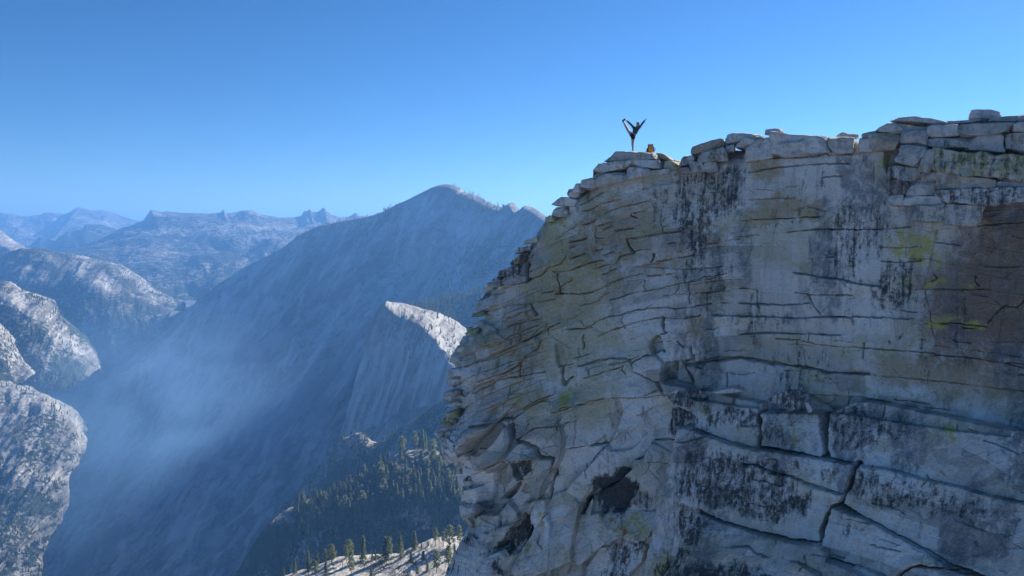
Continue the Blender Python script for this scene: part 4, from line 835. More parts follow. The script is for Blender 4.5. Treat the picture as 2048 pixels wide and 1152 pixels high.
# ================================================================ loose and stacked blocks on the rim
def cube_grid(n):
    g = np.linspace(-1, 1, n + 1); pts = []; quads = []
    for ax in range(3):
        for sg in (-1, 1):
            a, b = np.meshgrid(g, g, indexing='ij'); f = np.zeros((n + 1, n + 1, 3))
            f[..., ax] = sg; f[..., (ax + 1) % 3] = a; f[..., (ax + 2) % 3] = b
            q = grid_quads(n + 1, n + 1) + sum(len(p) for p in pts)
            quads.append(q if sg < 0 else q[:, ::-1]); pts.append(f.reshape(-1, 3))
    A = np.concatenate(pts); Q = np.concatenate(quads)
    u, inv = np.unique(np.round(A, 5), axis=0, return_inverse=True)
    return u, inv.reshape(-1)[Q][:, ::-1]
CG = {n: cube_grid(n) for n in (10, 18, 28, 44)}
BLOCKS = {}
def block(name, quad, off, thick, label, cat='rock', group=None, e=5., amp=.07, seed=None, n=18, back=(.93, .96), lift=0., stains=None):
    """a boulder or slab: front outline in photo pixels (TL TR BR BL), standing off the cliff face, going back into the rim"""
    seed = seed if seed is not None else len(BLOCKS) * 7 + 3
    q = np.array(quad, float); tf = Tface(q[:, 0], q[:, 1]) - off
    Fc = P(q[:, 0], q[:, 1], tf)
    inward = np.array([.40, .917, 0.])
    cen = Fc.mean(0)
    Bk = cen + (Fc - cen) * np.array([back[0], back[0], back[1]]) + inward * thick + np.array([0, 0, lift])
    U, Q = CG[n]
    size = np.linalg.norm(Fc[1] - Fc[0]) / 2; e = e * 2.4
    Fc = cen + (Fc - cen) * (1.03 + .10 / (1 + size)); Bk = Bk[0:4]
    p = U / ((np.abs(U) ** e).sum(-1, keepdims=True) ** (1 / e))
    x = (p[:, 0] + 1) / 2; z = (1 - p[:, 2]) / 2; y = (p[:, 1] + 1) / 2
    f = ((1 - x)[:, None] * (1 - z)[:, None] * Fc[0] + x[:, None] * (1 - z)[:, None] * Fc[1] + x[:, None] * z[:, None] * Fc[2] + (1 - x)[:, None] * z[:, None] * Fc[3])
    b = ((1 - x)[:, None] * (1 - z)[:, None] * Bk[0] + x[:, None] * (1 - z)[:, None] * Bk[1] + x[:, None] * z[:, None] * Bk[2] + (1 - x)[:, None] * z[:, None] * Bk[3])
    V = f * (1 - y)[:, None] + b * y[:, None]
    c = V.mean(0); d = V - c; hh = abs(Fc[0][2] - Fc[3][2]) * .5 + .05
    nrm = d / np.array([size, thick / 2, hh]); nrm /= np.linalg.norm(nrm, axis=-1, keepdims=True) + 1e-9
    a = 1.2 * amp * min(1.0, .35 + hh)
    D = a * 1.6 * fbm(V[:, 0] / .9, V[:, 1] / .9, V[:, 2] / .6, 4, seed) - a * 1.3 * np.abs(fbm(V[:, 0] / 1.6, V[:, 1] / 1.6, V[:, 2] / .5, 3, seed + 5)) + .3 * a
    # chipped flat facets
    rgf = np.random.default_rng(seed)
    for _ in range(6):
        fd = rgf.normal(size=3); fd[1] -= .4; fd /= np.linalg.norm(fd); sc3 = np.array([size, thick / 2, hh]); k_ = (d / sc3) @ fd; lim = rgf.uniform(.86, 1.03) * np.percentile(k_, 97)
        V = V - np.clip(k_ - lim, 0, None)[:, None] * .8 * fd * sc3
    V = V + nrm * D[:, None]
    o = mesh_np(name, V, Q, ROCK, False, {**{'plate': np.full(len(V), np.random.default_rng(seed).uniform(.15, .8)), 'grey': np.full(len(V), .35)}, **{k: np.full(len(V), s * 1.45) for k, s in (stains or {}).items()}}, origin=V.mean(0))
    tag(o, label, cat, group); BLOCKS[label] = (o, V)
    return o
G1 = 'stacked granite blocks along the rim'
B = [
 # perch under the person
 ('flat_boulder', z1((890,138),(1325,134),(1352,232),(728,252)), .45, 3.2, 'flat top slab of the perch the person stands on', {'yellow': .2}, 6.5),
 ('flat_boulder', z1((690,262),(1062,226),(1064,302),(556,418)), .60, 3.0, 'long grey slab with a rounded left end beneath the top slab of the perch', {'yellow': .22}, 5.5),
 ('flat_boulder', z1((1060,226),(1366,232),(1372,336),(1062,302)), .50, 3.0, 'squared slab directly below the orange backpack and the top slab', {}, 7),
 ('flat_boulder', z1((478,455),(972,350),(968,462),(448,592)), .75, 2.6, 'third slab down under the person with a dark overhanging lower edge', {'yellow': .2}, 6),
 ('boulder', z1((384,512),(452,500),(456,592),(372,606)), .6, 1.8, 'small rounded boulder at the left end of the third perch slab', {}, 4),
 ('boulder', z1((1010,308),(1238,330),(1246,400),(968,452)), .65, 2.2, 'smooth pale lens-shaped boulder wedged under the middle of the perch', {'yellow': .15}, 3.6),
 ('boulder', z1((1325,140),(1425,160),(1516,228),(1345,230)), -.3, 1.8, 'tan sunlit hump of rock just right of the backpack', {'tan': .45}, 3),
 ('flat_boulder', z1((1368,236),(1585,238),(1592,330),(1374,334)), .15, 2.4, 'yellowish low slab to the right of the perch below the tan hump', {'yellow': .35}, 5),
 ('boulder', z1((1254,342),(1402,340),(1402,398),(1252,400)), .25, 1.6, 'small grey block in the course below the squared perch slab', {}, 6),
 ('boulder', z1((1406,336),(1492,334),(1490,384),(1408,390)), .25, 1.6, 'smallest block at the right end of the course below the perch', {}, 6),
 ('boulder', z1((308,566),(440,562),(440,656),(318,662)), .1, 1.6, 'pale squarish block sticking out into the sky left of the third perch slab', {}, 6),
 ('flat_boulder', z1((215,668),(410,664),(408,766),(92,748)), .15, 2.2, 'beak-shaped slab pointing left into the sky below the perch', {}, 3.6),
 ('boulder', z1((160,768),(312,766),(314,880),(120,890)), .2, 1.8, 'dark cubic block propping up the beak-shaped slab', {'yellow': .2}, 5.5),
 ('boulder', z1((322,766),(420,764),(420,836),(322,846)), .1, 1.6, 'narrow grey block beside the prop of the beak-shaped slab', {}, 5.5),
 ('boulder', z1((62,880),(140,868),(150,936),(44,942)), .1, 1.4, 'rounded lichen boulder on the slope below the beak-shaped slab', {'yellow': .35}, 3),
 # stepped crest on the left
 ('boulder', z4((860,236),(1004,188),(1000,262),(836,278)), .1, 1.4, 'tilted slab highest of the stepped rocks on the left crest', {'yellow': .3}, 4),
 ('boulder', z4((780,318),(905,306),(905,350),(722,400)), .2, 1.4, 'flat dark slab with a pale sunlit top overhanging the left crest', {'black': .35}, 3.6),
 ('boulder', z4((722,452),(880,366),(870,485),(640,545)), .15, 1.6, 'black and yellow lichen-covered boulder on the left crest', {'black': .5, 'yellow': .4}, 4),
 ('boulder', z4((566,582),(815,528),(805,640),(552,655)), .2, 1.6, 'large blackened block below the black and yellow boulder on the left crest', {'black': .5}, 5),
 ('boulder', z4((590,668),(862,612),(864,722),(572,742)), .15, 1.6, 'long grey block under the large blackened block', {'black': .3}, 5.5),
 ('boulder', z4((470,684),(556,648),(562,700),(448,714)), .1, 1.3, 'small dark cap stone low on the left crest', {'black': .4}, 3.4),
 ('boulder', z4((432,722),(566,702),(568,770),(418,774)), .1, 1.4, 'grey stone beneath the small dark cap stone', {'black': .25}, 4),
 ('boulder', z4((384,776),(470,768),(470,808),(378,806)), .1, 1.2, 'thin yellow-edged flake at the lowest step of the left crest', {'yellow': .4}, 4),
 # cluster in the notch right of the perch
 ('flat_boulder', z2((210,348),(498,262),(512,358),(205,425)), .55, 2.0, 'tan rounded slab leaning over the notch right of the perch', {'tan': .4}, 4.2),
 ('boulder', z2((292,398),(515,366),(538,476),(262,502)), .7, 1.8, 'dark angular block under the tan leaning slab', {'black': .35, 'yellow': .2}, 6),
 ('boulder', z2((122,440),(252,434),(200,512),(66,548)), .6, 1.6, 'slanting dark boulder at the left edge of the notch', {'black': .35}, 4),
 ('boulder', z2((190,494),(330,490),(336,584),(176,602)), .6, 1.5, 'shadowed chunk at the bottom of the notch', {'black': .3}, 4),
 ('boulder', z2((332,494),(444,488),(446,584),(334,588)), .55, 1.5, 'shadowed angular chunk beside the dark cavity of the notch', {'black': .3}, 5),
 ('boulder', z2((90,556),(170,548),(205,606),(62,604)), .65, 1.3, 'small brown wedge lowest in the notch', {'brown': .3}, 3.5),
 ('flat_boulder', z2((548,212),(880,224),(770,262),(520,346)), .2, 2.4, 'long low slab with a thin right end topping the rocks right of the notch', {}, 3.8),
 ('boulder', z2((716,262),(872,256),(735,352),(606,352)), .35, 2.0, 'bluish block below the thin end of the long low slab', {}, 4.5),
 ('boulder', z2((522,348),(610,336),(606,392),(528,400)), .2, 1.2, 'small reddish sunlit block in a gap of the rim', {'red': .3}, 6),
 ('boulder', z2((735,304),(985,250),(988,458),(716,492)), .45, 2.4, 'pale bulging block left of the big sunlit-topped slab', {}, 4.5),
 ('flat_boulder', z2((985,218),(1478,254),(1534,416),(985,452)), .55, 4.5, 'big smooth grey slab with a bright sunlit top edge', {}, 8),
 ('flat_boulder', z2((1474,254),(1760,268),(1756,410),(1528,416)), .45, 4.0, 'smooth tapering slab joined to the right of the sunlit-topped slab', {}, 7),
 ('boulder', z3((95,375),(200,385),(225,505),(60,520)), .5, 2.5, 'rounded pale block right of the smooth tapering slab', {}, 4),
 ('boulder', z2((912,184),(1062,180),(1092,216),(910,236)), -.2, 1.0, 'small oval boulder lying on the rim left of the sunlit top edge', {}, 3),
 ('boulder', z2((1590,244),(1660,210),(1740,240),(1740,254)), -1.6, 1.2, 'low pointed stone behind the sunlit-topped slab', {}, 2.8),
 ('boulder', z3((-20,338),(84,338),(86,372),(-25,370)), -1.4, 1.2, 'flat grey stone behind the rounded pale block', {}, 3.4),
 # the stack at the upper right
 ('flat_boulder', z3((398,190),(640,148),(966,196),(940,248)), .5, 2.2, 'wing-shaped cap slab overhanging to the left on the upper right stack', {}, 3.4),
 ('flat_boulder', z3((262,292),(425,208),(545,296),(310,322)), .45, 1.8, 'slanting slab resting under the tip of the wing-shaped cap', {}, 4),
 ('boulder', z3((400,226),(575,232),(512,336),(372,326)), .35, 1.8, 'block in the shade directly under the wing-shaped cap', {}, 5),
 ('boulder', z3((125,328),(272,302),(204,380),(132,378)), .35, 1.2, 'small wedge of rock at the left foot of the slanting slab', {}, 3.6),
 ('boulder', z3((188,336),(510,326),(455,494),(212,498)), .6, 2.0, 'tan-based boulder bulging out below the slanting slab', {'tan': .35}, 4),
 ('boulder', z3((548,262),(772,250),(765,440),(498,422)), .75, 2.4, 'tall pale boulder with a rounded left side in the upper right stack', {}, 4.2),
 ('flat_boulder', z3((762,254),(1076,244),(1088,350),(768,358)), .7, 2.4, 'rounded white-topped block right of the tall pale boulder', {}, 4.8),
 ('flat_boulder', z3((655,372),(1182,362),(1182,492),(645,446)), .55, 2.2, 'long shadowed block under the rounded white-topped block', {'black': .25}, 6),
 ('flat_boulder', z3((1112,232),(1645,212),(1622,330),(1086,346)), .8, 2.6, 'longest pale slab near the top of the upper right stack', {}, 4.8),
 ('flat_boulder', z3((1182,354),(1515,344),(1542,516),(1182,494)), .65, 2.2, 'stout block with a rounded white end under the longest pale slab', {}, 5),
 ('boulder', z3((1560,320),(1800,305),(1810,525),(1556,480)), .7, 2.2, 'big round boulder at the right edge of the picture', {'black': .3, 'yellow': .15}, 3.4),
 ('flat_boulder', z3((1640,214),(1850,204),(1850,304),(1640,302)), .8, 2.2, 'pale slab cut by the right edge above the big round boulder', {}, 4.6),
 ('flat_boulder', z3((1212,94),(1508,98),(1506,186),(1210,184)), .1, 1.5, 'single rounded slab standing highest on the skyline at upper right', {}, 5),
 ('flat_boulder', z3((985,206),(1352,180),(1362,218),(960,244)), .2, 2.0, 'thin flat slab underneath the highest skyline slab', {}, 4.5),
 ('flat_boulder', z3((1402,180),(1668,158),(1664,214),(1400,212)), .3, 2.0, 'flat slab right of the highest skyline slab', {}, 5),
 ('boulder', z3((1680,150),(1800,134),(1800,216),(1660,216)), .4, 1.6, 'rounded stone on the skyline at the right edge', {}, 3.4),
 ('boulder', z3((520,436),(842,480),(672,668),(444,604)), .85, 1.8, 'slanting broken block below the tall pale boulder', {'black': .2}, 5),
 ('boulder', z3((752,502),(882,488),(812,706),(688,684)), .95, 1.8, 'upright cracked block left of the long yellow-stained beam of rock', {}, 4.4),
 ('flat_boulder', z3((860,486),(1960,575),(1960,815),(822,702)), 1.0, 2.4, 'long beam of rock with yellow lichen across the upper right', {'yellow': .33, 'black': .36}, 7),
 ('boulder', z3((388,660),(518,664),(512,796),(382,794)), .5, 1.4, 'dark square block leftmost in the course under the slanting broken block', {'black': .45}, 7),
 ('boulder', z3((528,672),(702,684),(696,800),(514,796)), .52, 1.4, 'square grey block second in the course under the slanting broken block', {'black': .3}, 7),
 ('boulder', z3((716,722),(880,722),(872,794),(712,790)), .6, 1.4, 'small pinkish block below the upright cracked block', {'red': .3}, 6),
 ('flat_boulder', z3((880,724),(1482,802),(1470,862),(878,896)), .85, 2.0, 'wedge-shaped slab under the beam with yellow lichen', {'tan': .35}, 7),
 ('flat_boulder', z3((1472,802),(1960,822),(1960,862),(1472,864)), .8, 2.0, 'thin filler slab at the right end of the wedge-shaped slab', {'black': .3}, 7),
 ('flat_boulder', z3((884,900),(1960,858),(1960,1022),(918,1022)), .95, 2.2, 'dark mottled slab overhanging the brown bay at right', {'black': .45}, 7),
 ('boulder', z3((612,802),(872,796),(876,940),(572,940)), .5, 1.5, 'grey trapezoid block left of the dark mottled slab', {}, 7),
 ('boulder', z3((372,800),(604,800),(568,938),(366,938)), .48, 1.4, 'brown-black block left of the grey trapezoid block', {'black': .4, 'brown': .3}, 7),
 ('boulder', z3((540,950),(908,944),(912,1034),(530,1048)), .6, 1.6, 'pale low block under the grey trapezoid block', {}, 6.5),
 ('boulder', z3((392,950),(530,946),(520,1046),(388,1046)), .5, 1.4, 'whitish square block left of the pale low block', {'white': .3}, 6.5),
 ('flat_boulder', z3((640,1050),(1330,1036),(1262,1260),(640,1180)), .75, 1.8, 'broad block whose underside hangs over the yellow-stained wall', {'black': .3}, 6),
]
for nm, q, off, th, lab, stn, e in B:
    big = max(p[0] for p in q) - min(p[0] for p in q)
    block(nm, q, off, th, lab, 'rock slab' if nm == 'flat_boulder' else 'boulder', G1, e=e, amp=.06 + .0006 * big, stains=stn, n=44 if big > 45 else 28)
# stones standing in the lichened ledge on the lower right
block('flat_boulder', b4((990,400),(1130,322),(1316,340),(1200,498)), 1.35, .5, 'tilted speckled flagstone leaning on the ledge at centre right', 'rock slab', 'loose stones on the ledge', e=8, amp=.03, stains={'black': .55}, n=28)
block('flat_boulder', b4((520,345),(700,305),(800,328),(640,356)), 1.3, .9, 'thin flat flake lying on the ledge left of the tilted flagstone', 'rock slab', 'loose stones on the ledge', e=4, amp=.03)
block('boulder', b4((1285,425),(1310,420),(1350,490),(1310,505)), 1.35, .4, 'small pale stone standing in the dark gap beside the tilted flagstone', 'boulder', 'loose stones on the ledge', e=4, amp=.02)
# ragged left edge: jutting stones
rng = random.Random(12)
for i, (rr_, wpx) in enumerate([(632, 26), (668, 30), (700, 24), (722, 34), (748, 38), (766, 26), (790, 30), (812, 36), (832, 30), (846, 34), (862, 40), (874, 36), (886, 26), (905, 34), (926, 36), (944, 26), (962, 24), (1004, 20)]):
    Lx = float(np.interp(rr_, L_R, L_C)); hpx = wpx * rng.uniform(.3, .5); x0 = Lx - rng.uniform(5, 15); sl = rng.uniform(.1, .45) * wpx * .6
    q = [(x0 + rng.uniform(2, 6), rr_ - hpx * .4), (x0 + wpx, rr_ - hpx * .55 - sl), (x0 + wpx + rng.uniform(-4, 4), rr_ + hpx * .5 - sl), (x0 - rng.uniform(0, 3), rr_ + hpx * .45)]
    o = block('flat_boulder', q, -1.9 - rng.uniform(0, 1.0), rng.uniform(1.5, 2.4), 'weathered stone jutting from the ragged left edge of the cliff %d' % i, 'rock slab', 'stones jutting from the left edge of the cliff', e=rng.uniform(3, 5), amp=.12, stains={'yellow': rng.choice([0, .2, .4]), 'black': rng.choice([0, .2, .4])}, n=10)
    o['label'] = 'weathered grey stone jutting from the ragged left edge of the cliff'

# ================================================================ trees
def leaf_material(name, c1, c2):
    m = NT(name)
    oi = m.n('ShaderNodeObjectInfo').outputs['Random']
    pos = m.n('ShaderNodeTexCoord').outputs['Object']
    col = m.mix(oi, c1, c2); col = m.mix(m.ramp(m.noise(pos, 1.3, 3, .6), .35, .7), col, tuple(1.5 * c for c in c2))
    tr = m.n('ShaderNodeBsdfTranslucent'); m.l(col, tr.inputs[0]); m.l(col, m.b.inputs['Base Color'])
    mx = m.n('ShaderNodeMixShader'); mx.inputs[0].default_value = .6
    m.l(m.b.outputs[0], mx.inputs[1]); m.l(tr.outputs[0], mx.inputs[2])
    out = [x for x in m.t.nodes if x.type == 'OUTPUT_MATERIAL'][0]; m.l(mx.outputs[0], out.inputs[0])
    return m.m
NEEDLE = leaf_material('conifer_needles', (.125, .15, .06), (.16, .175, .08))
bk_ = NT('conifer_bark'); BARK = bk_.done(bk_.mix(bk_.noise(bk_.scale(bk_.n('ShaderNodeTexCoord').outputs['Object'], (6, 6, 1)), 2, 4, .6), (.06, .045, .035), (.16, .115, .085)))
DEADM = NT('grey_dead_wood'); DEADW = DEADM.done(DEADM.mix(DEADM.noise(DEADM.n('ShaderNodeTexCoord').outputs['Object'], 3, 3), (.16, .15, .14), (.3, .28, .26)))

def tube(pts, rad, sides=7):
    pts = np.array(pts, float); V = []; Q = []
    for k, (p, r) in enumerate(zip(pts, rad)):
        d = pts[min(k + 1, len(pts) - 1)] - pts[max(k - 1, 0)]; d /= np.linalg.norm(d) + 1e-9
        a = np.cross(d, [0.3, 1, .2]); a /= np.linalg.norm(a); b = np.cross(d, a)
        for j in range(sides):
            t = 2 * math.pi * j / sides; V.append(p + r * (a * math.cos(t) + b * math.sin(t)))
    for k in range(len(pts) - 1):
        for j in range(sides):
            Q.append((k * sides + j, k * sides + (j + 1) % sides, (k + 1) * sides + (j + 1) % sides, (k + 1) * sides + j))
    return np.array(V), np.array(Q)

def sprays(cent, size, rg, flat=.5, dirs=None):
    """small needle-clump faces round given centres"""
    n = len(cent); a = rg.normal(size=(n, 3)); a[:, 2] *= flat
    if dirs is not None: a = a * .5 + dirs
    a /= np.linalg.norm(a, axis=1, keepdims=True) + 1e-9
    b = np.cross(a, rg.normal(size=(n, 3))); b /= np.linalg.norm(b, axis=1, keepdims=True) + 1e-9
    s = (size * rg.uniform(.6, 1.3, n))[:, None]
    V = np.stack([cent - a * s - b * s * .28, cent - b * s * .42 + a * s * .1, cent + a * s, cent + b * s * .42], 1)
    return V.reshape(-1, 3), np.arange(4 * n).reshape(-1, 4)

def fir_crown(seed, h=20., rad=2.6, base=.12, nw=26, ragged=.25):
    rg = np.random.default_rng(seed); C_ = []; Dr = []
    lean = rg.normal(size=2) * .01
    for k in range(nw):
        f = base + (1 - base) * k / nw; z = h * f
        r = rad * ((1 - f) / (1 - base)) ** .8 * rg.uniform(1 - ragged, 1 + ragged * .5) + .15
        nb = rg.integers(5, 8); t0 = rg.uniform(0, 6.3)
        for j in range(nb):
            t = t0 + j * 2 * math.pi / nb + rg.normal() * .2; rr = r * rg.uniform(.55, 1.1)
            if rg.uniform() < .08: continue
            for s in np.linspace(.15, 1, 6):
                C_.append((math.cos(t) * rr * s + lean[0] * z, math.sin(t) * rr * s + lean[1] * z, z - .35 * rr * s + .12 * rr * s * s + rg.normal() * .08)); Dr.append((math.cos(t), math.sin(t), -.25))
    C_.append((lean[0] * h, lean[1] * h, h * .99)); Dr.append((0, 0, 1.)); Dr = np.array(Dr)
    return sprays(np.array(C_), .85 * h / 20, rg, .5, Dr * .9)

def pine_crown(seed, h=18., rad=4.2, base=.3, ncl=46):
    rg = np.random.default_rng(seed); C_ = []; limbs = []
    for k in range(ncl):
        f = base + (1 - base) * (k + rg.uniform(0, 1)) / ncl; z = h * f
        env = math.sin(math.pi * min(1, max(.02, (f - base) / (1 - base) * .8 + .2))) ** .8
        t = k * 2.399 + rg.normal() * .3; r = rad * env * rg.uniform(.35, 1.05)
        c = np.array([math.cos(t) * r, math.sin(t) * r, z]); limbs.append((z - .25 * r, c))
        m = 17; cs = rg.uniform(.6, 1.1) * h / 18
        C_.append(c + rg.normal(size=(m, 3)) * np.array([.75, .75, .38]) * cs)
    C_ = np.concatenate(C_); V, Q = sprays(C_, .72 * h / 18, rg, .8)
    return V, Q, limbs

def trunk_np(h, r, seed, limbs=()):
    rg = np.random.default_rng(seed)
    pts = [(rg.normal() * .04 * h / 18, rg.normal() * .04 * h / 18, z * h) for z in (-.06, 0, .15, .4, .7, .93)]
    V, Q = tube(pts, [r * 1.35, r * 1.1, r * .9, r * .7, r * .4, r * .12])
    for z, c in limbs:
        v, q = tube([(0, 0, z), (c[0] * .5, c[1] * .5, z + (c[2] - z) * .4), tuple(c)], [r * .28, r * .18, r * .06], 4)
        Q = np.concatenate([Q, q + len(V)]); V = np.concatenate([V, v])
    return V, Q
PROTO = []
def proto(kind, seed, **kw):
    h = kw['h']
    if kind == 'fir': V, Q = fir_crown(seed, **kw); tv, tq = trunk_np(h, .017 * h, seed)
    else:
        V, Q, lim = pine_crown(seed, **kw); tv, tq = trunk_np(h * .97, .02 * h, seed, lim)
    def me(nm, v, q, m):
        o = mesh_np(nm, v, q, m, nm == 'trunk'); d = o.data; bpy.data.objects.remove(o); return d
    return dict(h=h, crown=me('crown', V, Q, NEEDLE), trunk=me('trunk', tv, tq, BARK), n=seed)
FIRS = [proto('fir', s, h=20., rad=r, base=b) for s, r, b in ((1, 3.2, .1), (2, 3.7, .14), (3, 2.7, .12), (4, 4.1, .08))]
PINES = [proto('pine', s, h=18., rad=r, base=b) for s, r, b in ((11, 4.0, .28), (12, 3.2, .34), (13, 4.6, .22))]

def locate(surf, px, py):
    V, c = SURF[surf]; qx, qy = toppx(V[c:]); d = (qx - px) ** 2 + (qy - py) ** 2
    i = np.unravel_index(np.argmin(d), d.shape); return V[c:][i]
def place_tree(pr, loc, h, label, group, name='pine_tree', cat='tree', rz=0., wide=1.):
    e = bpy.data.objects.new(name, None); C.objects.link(e); e.location = tuple(loc); e.rotation_euler = (0, 0, rz)
    s = h / pr['h']; e.scale = (s * wide, s * wide, s); e.empty_display_size = .5
    for nm in ('trunk', 'crown'):
        o = bpy.data.objects.new(nm, pr[nm]); C.objects.link(o); o.parent = e
    return tag(e, label, cat, group)
rng = random.Random(5)
k6 = lambda x, y: (720 + x / 6, 960 + y / 6)
k5 = lambda x, y: (460 + x / 5.434, 940 + y / 5.434)
GN = 'conifers standing on the sunlit granite bench'
NEAR = [  # kind, base pixel, height px, width factor, label
 ('p', k6(345, 965), 44, .8, 'broad bushy pine at the back edge of the bench left of the bare slab'),
 ('f', k6(478, 890), 41, 1.1, 'slim fir behind the small pine with a bare stem on the bench'),
 ('p', k6(498, 960), 30, .7, 'small pine with a short bare stem on the open slab'),
 ('f', k6(655, 832), 34, 1.3, 'lone conical fir on the upper edge of the sunlit bench'),
 ('p', k6(905, 785), 32, .85, 'round-shouldered pine casting a long shadow on the upper bench'),
 ('p', k6(1075, 805), 41, 1.05, 'largest spreading pine on the bench beside the cliff edge'),
 ('p', k6(1190, 790), 37, .7, 'pine with a lopsided crown closest to the cliff edge'),
 ('p', k6(1005, 785), 25, .9, 'short pine on the left side of the largest spreading pine'),
 ('f', k6(610, 965), 18, 1.4, 'little dark sapling left of the middle of the bare slab'),
 ('f', k6(760, 968), 19, 1.5, 'little rounded sapling in the middle of the bare slab'),
 ('f', k6(740, 825), 11, 1.5, 'tiny sapling right of the lone conical fir'),
 ('f', k6(820, 785), 8, 1.6, 'tiny bush-like sapling left of the round-shouldered pine'),
 ('p', k6(915, 1110), 42, .9, 'dense pine at the bottom of the bench left of its tall neighbour'),
 ('p', k6(1060, 1090), 46, 1.0, 'tall dense pine below the largest spreading pine'),
 ('f', k6(1140, 920), 24, 1.2, 'narrow dark fir rising behind the tall dense pine'),
 ('f', k6(812, 1095), 21, 1.1, 'small spiky fir left of the dense pine at the bottom'),
 ('p', k6(690, 1160), 20, .9, 'small pine cut by the lower edge right of the dark shrubs'),
 ('f', k6(140, 1165), 22, 1.2, 'small bushy fir at the lower edge among the dark shrubs'),
 ('p', k5(1108, 1030), 38, 1.05, 'wide round-crowned pine at the left end of the bench'),
 ('p', k5(1030, 1015), 26, .9, 'pine half hidden behind the wide round-crowned pine'),
 ('f', k5(940, 1030), 28, 1.2, 'fir left of the wide round-crowned pine'),
 ('f', k5(850, 1130), 42, 1.1, 'tall shaggy fir near the left end of the bench'),
 ('p', k5(935, 1150), 28, .9, 'squat pine at the lower edge right of the tall shaggy fir'),
 ('f', k5(1040, 1130), 26, 1.2, 'young fir at the lower edge below the wide round-crowned pine'),
 ('p', k5(1320, 1150), 46, .72, 'tall thin pine with a long bare trunk at the lower edge'),
 ('p', k5(1265, 1010), 32, .8, 'pine rising behind the thin bare-trunked pine'),
 ('f', k5(1440, 985), 46, 1.2, 'tall tapering fir at the back edge of the bench'),
 ('f', k5(1690, 985), 44, 1.3, 'full dark fir left of the broad bushy pine'),
 ('f', k5(705, 1130), 28, 1.2, 'dark fir farthest left but one along the lower edge'),
 ('f', k5(575, 1150), 20, 1.2, 'brownish fir farthest left along the lower edge'),
 ('f', k5(1545, 975), 16, 1.2, 'short sapling between the tall tapering fir and the full dark fir'),
 ('f', k5(1585, 975), 20, .7, 'thin spindly fir next to the short sapling'),
 ('p', k5(1290, 900), 33, 1.1, 'wide pine standing below the bench behind the bare-trunked pine'),
 ('f', k5(1080, 860), 26, 1.1, 'fir on the shaded slope above the wide round-crowned pine'),
]
for i, (kd, (px, py), hp, wd, lab) in enumerate(NEAR):
    loc = locate('granite_bench', px, py); t = loc[1]
    pr = PINES[i % 3] if kd == 'p' else FIRS[i % 4]
    place_tree(pr, loc - np.array([0, 0, .3]), hp * t / F * 1.16, lab, GN, 'pine_tree' if kd == 'p' else 'fir_tree', 'tree', rng.uniform(0, 6.3), wd)
# grey dead snag
loc = locate('granite_bench', *k5(1220, 1060)); hs_ = 28 * loc[1] / F
v, q = tube([(0, 0, -.3), (.1, 0, hs_ * .4), (.0, .1, hs_ * .8), (.15, .1, hs_)], [.28, .22, .14, .03])
for a, z in ((.5, .55), (2.6, .68), (4.4, .8)):
    v2, q2 = tube([(0.05, 0, hs_ * z), (math.cos(a) * .7, math.sin(a) * .7, hs_ * z + .5)], [.08, .02], 4); q = np.concatenate([q, q2 + len(v)]); v = np.concatenate([v, v2])
sn = mesh_np('dead_tree', v, q, DEADW); sn.location = tuple(loc); tag(sn, 'bare grey dead trunk standing on the bench left of the bare-trunked pine', 'dead tree')

# the dense stand on the wooded knob: each tree its own object, trunk and crown in one mesh
STAND = []
for pr in FIRS + PINES[1:2]:
    a, b = pr['crown'], pr['trunk']
    def arr(me):
        v = np.empty(len(me.vertices) * 3, np.float32); me.vertices.foreach_get('co', v)
        qq = np.empty(len(me.loops), np.int32); me.loops.foreach_get('vertex_index', qq); return v.reshape(-1, 3), qq.reshape(-1, 4)
    va, qa = arr(a); vb, qb = arr(b)
    o = mesh_np('stand', np.concatenate([va, vb]), np.concatenate([qa, qb + len(va)]), NEEDLE, False); me = o.data
    me.materials.append(BARK); mi = np.zeros(len(qa) + len(qb), np.int32); mi[len(qa):] = 1; me.polygons.foreach_set('material_index', mi)
    bpy.data.objects.remove(o); STAND.append((me, pr['h']))
Vk, ck = SURF['wooded_knob']; kx, ky = toppx(Vk)
cand = [(i, j) for i in range(ck - 6, Vk.shape[0]) for j in range(Vk.shape[1]) if 540 < kx[i, j] < 965 and ky[i, j] < 1130]
rng.shuffle(cand); taken = []
def dens(px, py):
    d = .15 + .85 * float(sstep(620, 720, px)) if py < 1065 else .35
    if (px - 800) ** 2 / 62 ** 2 + (py - 922) ** 2 / 20 ** 2 < 1: d = .06
    if px < 640 and py > 1020: d *= .5
    return d
for (i, j) in cand:
    if len(taken) >= 264: break
    p = Vk[i, j]; px, py = kx[i, j], ky[i, j]
    if rng.random() > dens(px, py): continue
    if any((p[0] - q[0]) ** 2 + (p[1] - q[1]) ** 2 < 6.0 ** 2 for q in taken[-400:]): continue
    taken.append(p)
    me, h0 = rng.choice(STAND); h = rng.uniform(18, 36) * (1.0 if px > 660 else .75)
    o = bpy.data.objects.new('fir_tree', me); C.objects.link(o); o.location = tuple(p - np.array([0, 0, .6]))
    s = h / h0; wd = rng.uniform(.95, 1.45); o.scale = (s * wd, s * wd, s); o.rotation_euler = (0, 0, rng.uniform(0, 6.3))
    tag(o, 'tall dark green conifer in the dense stand on the wooded knob', 'tree', 'conifers crowding the wooded knob')

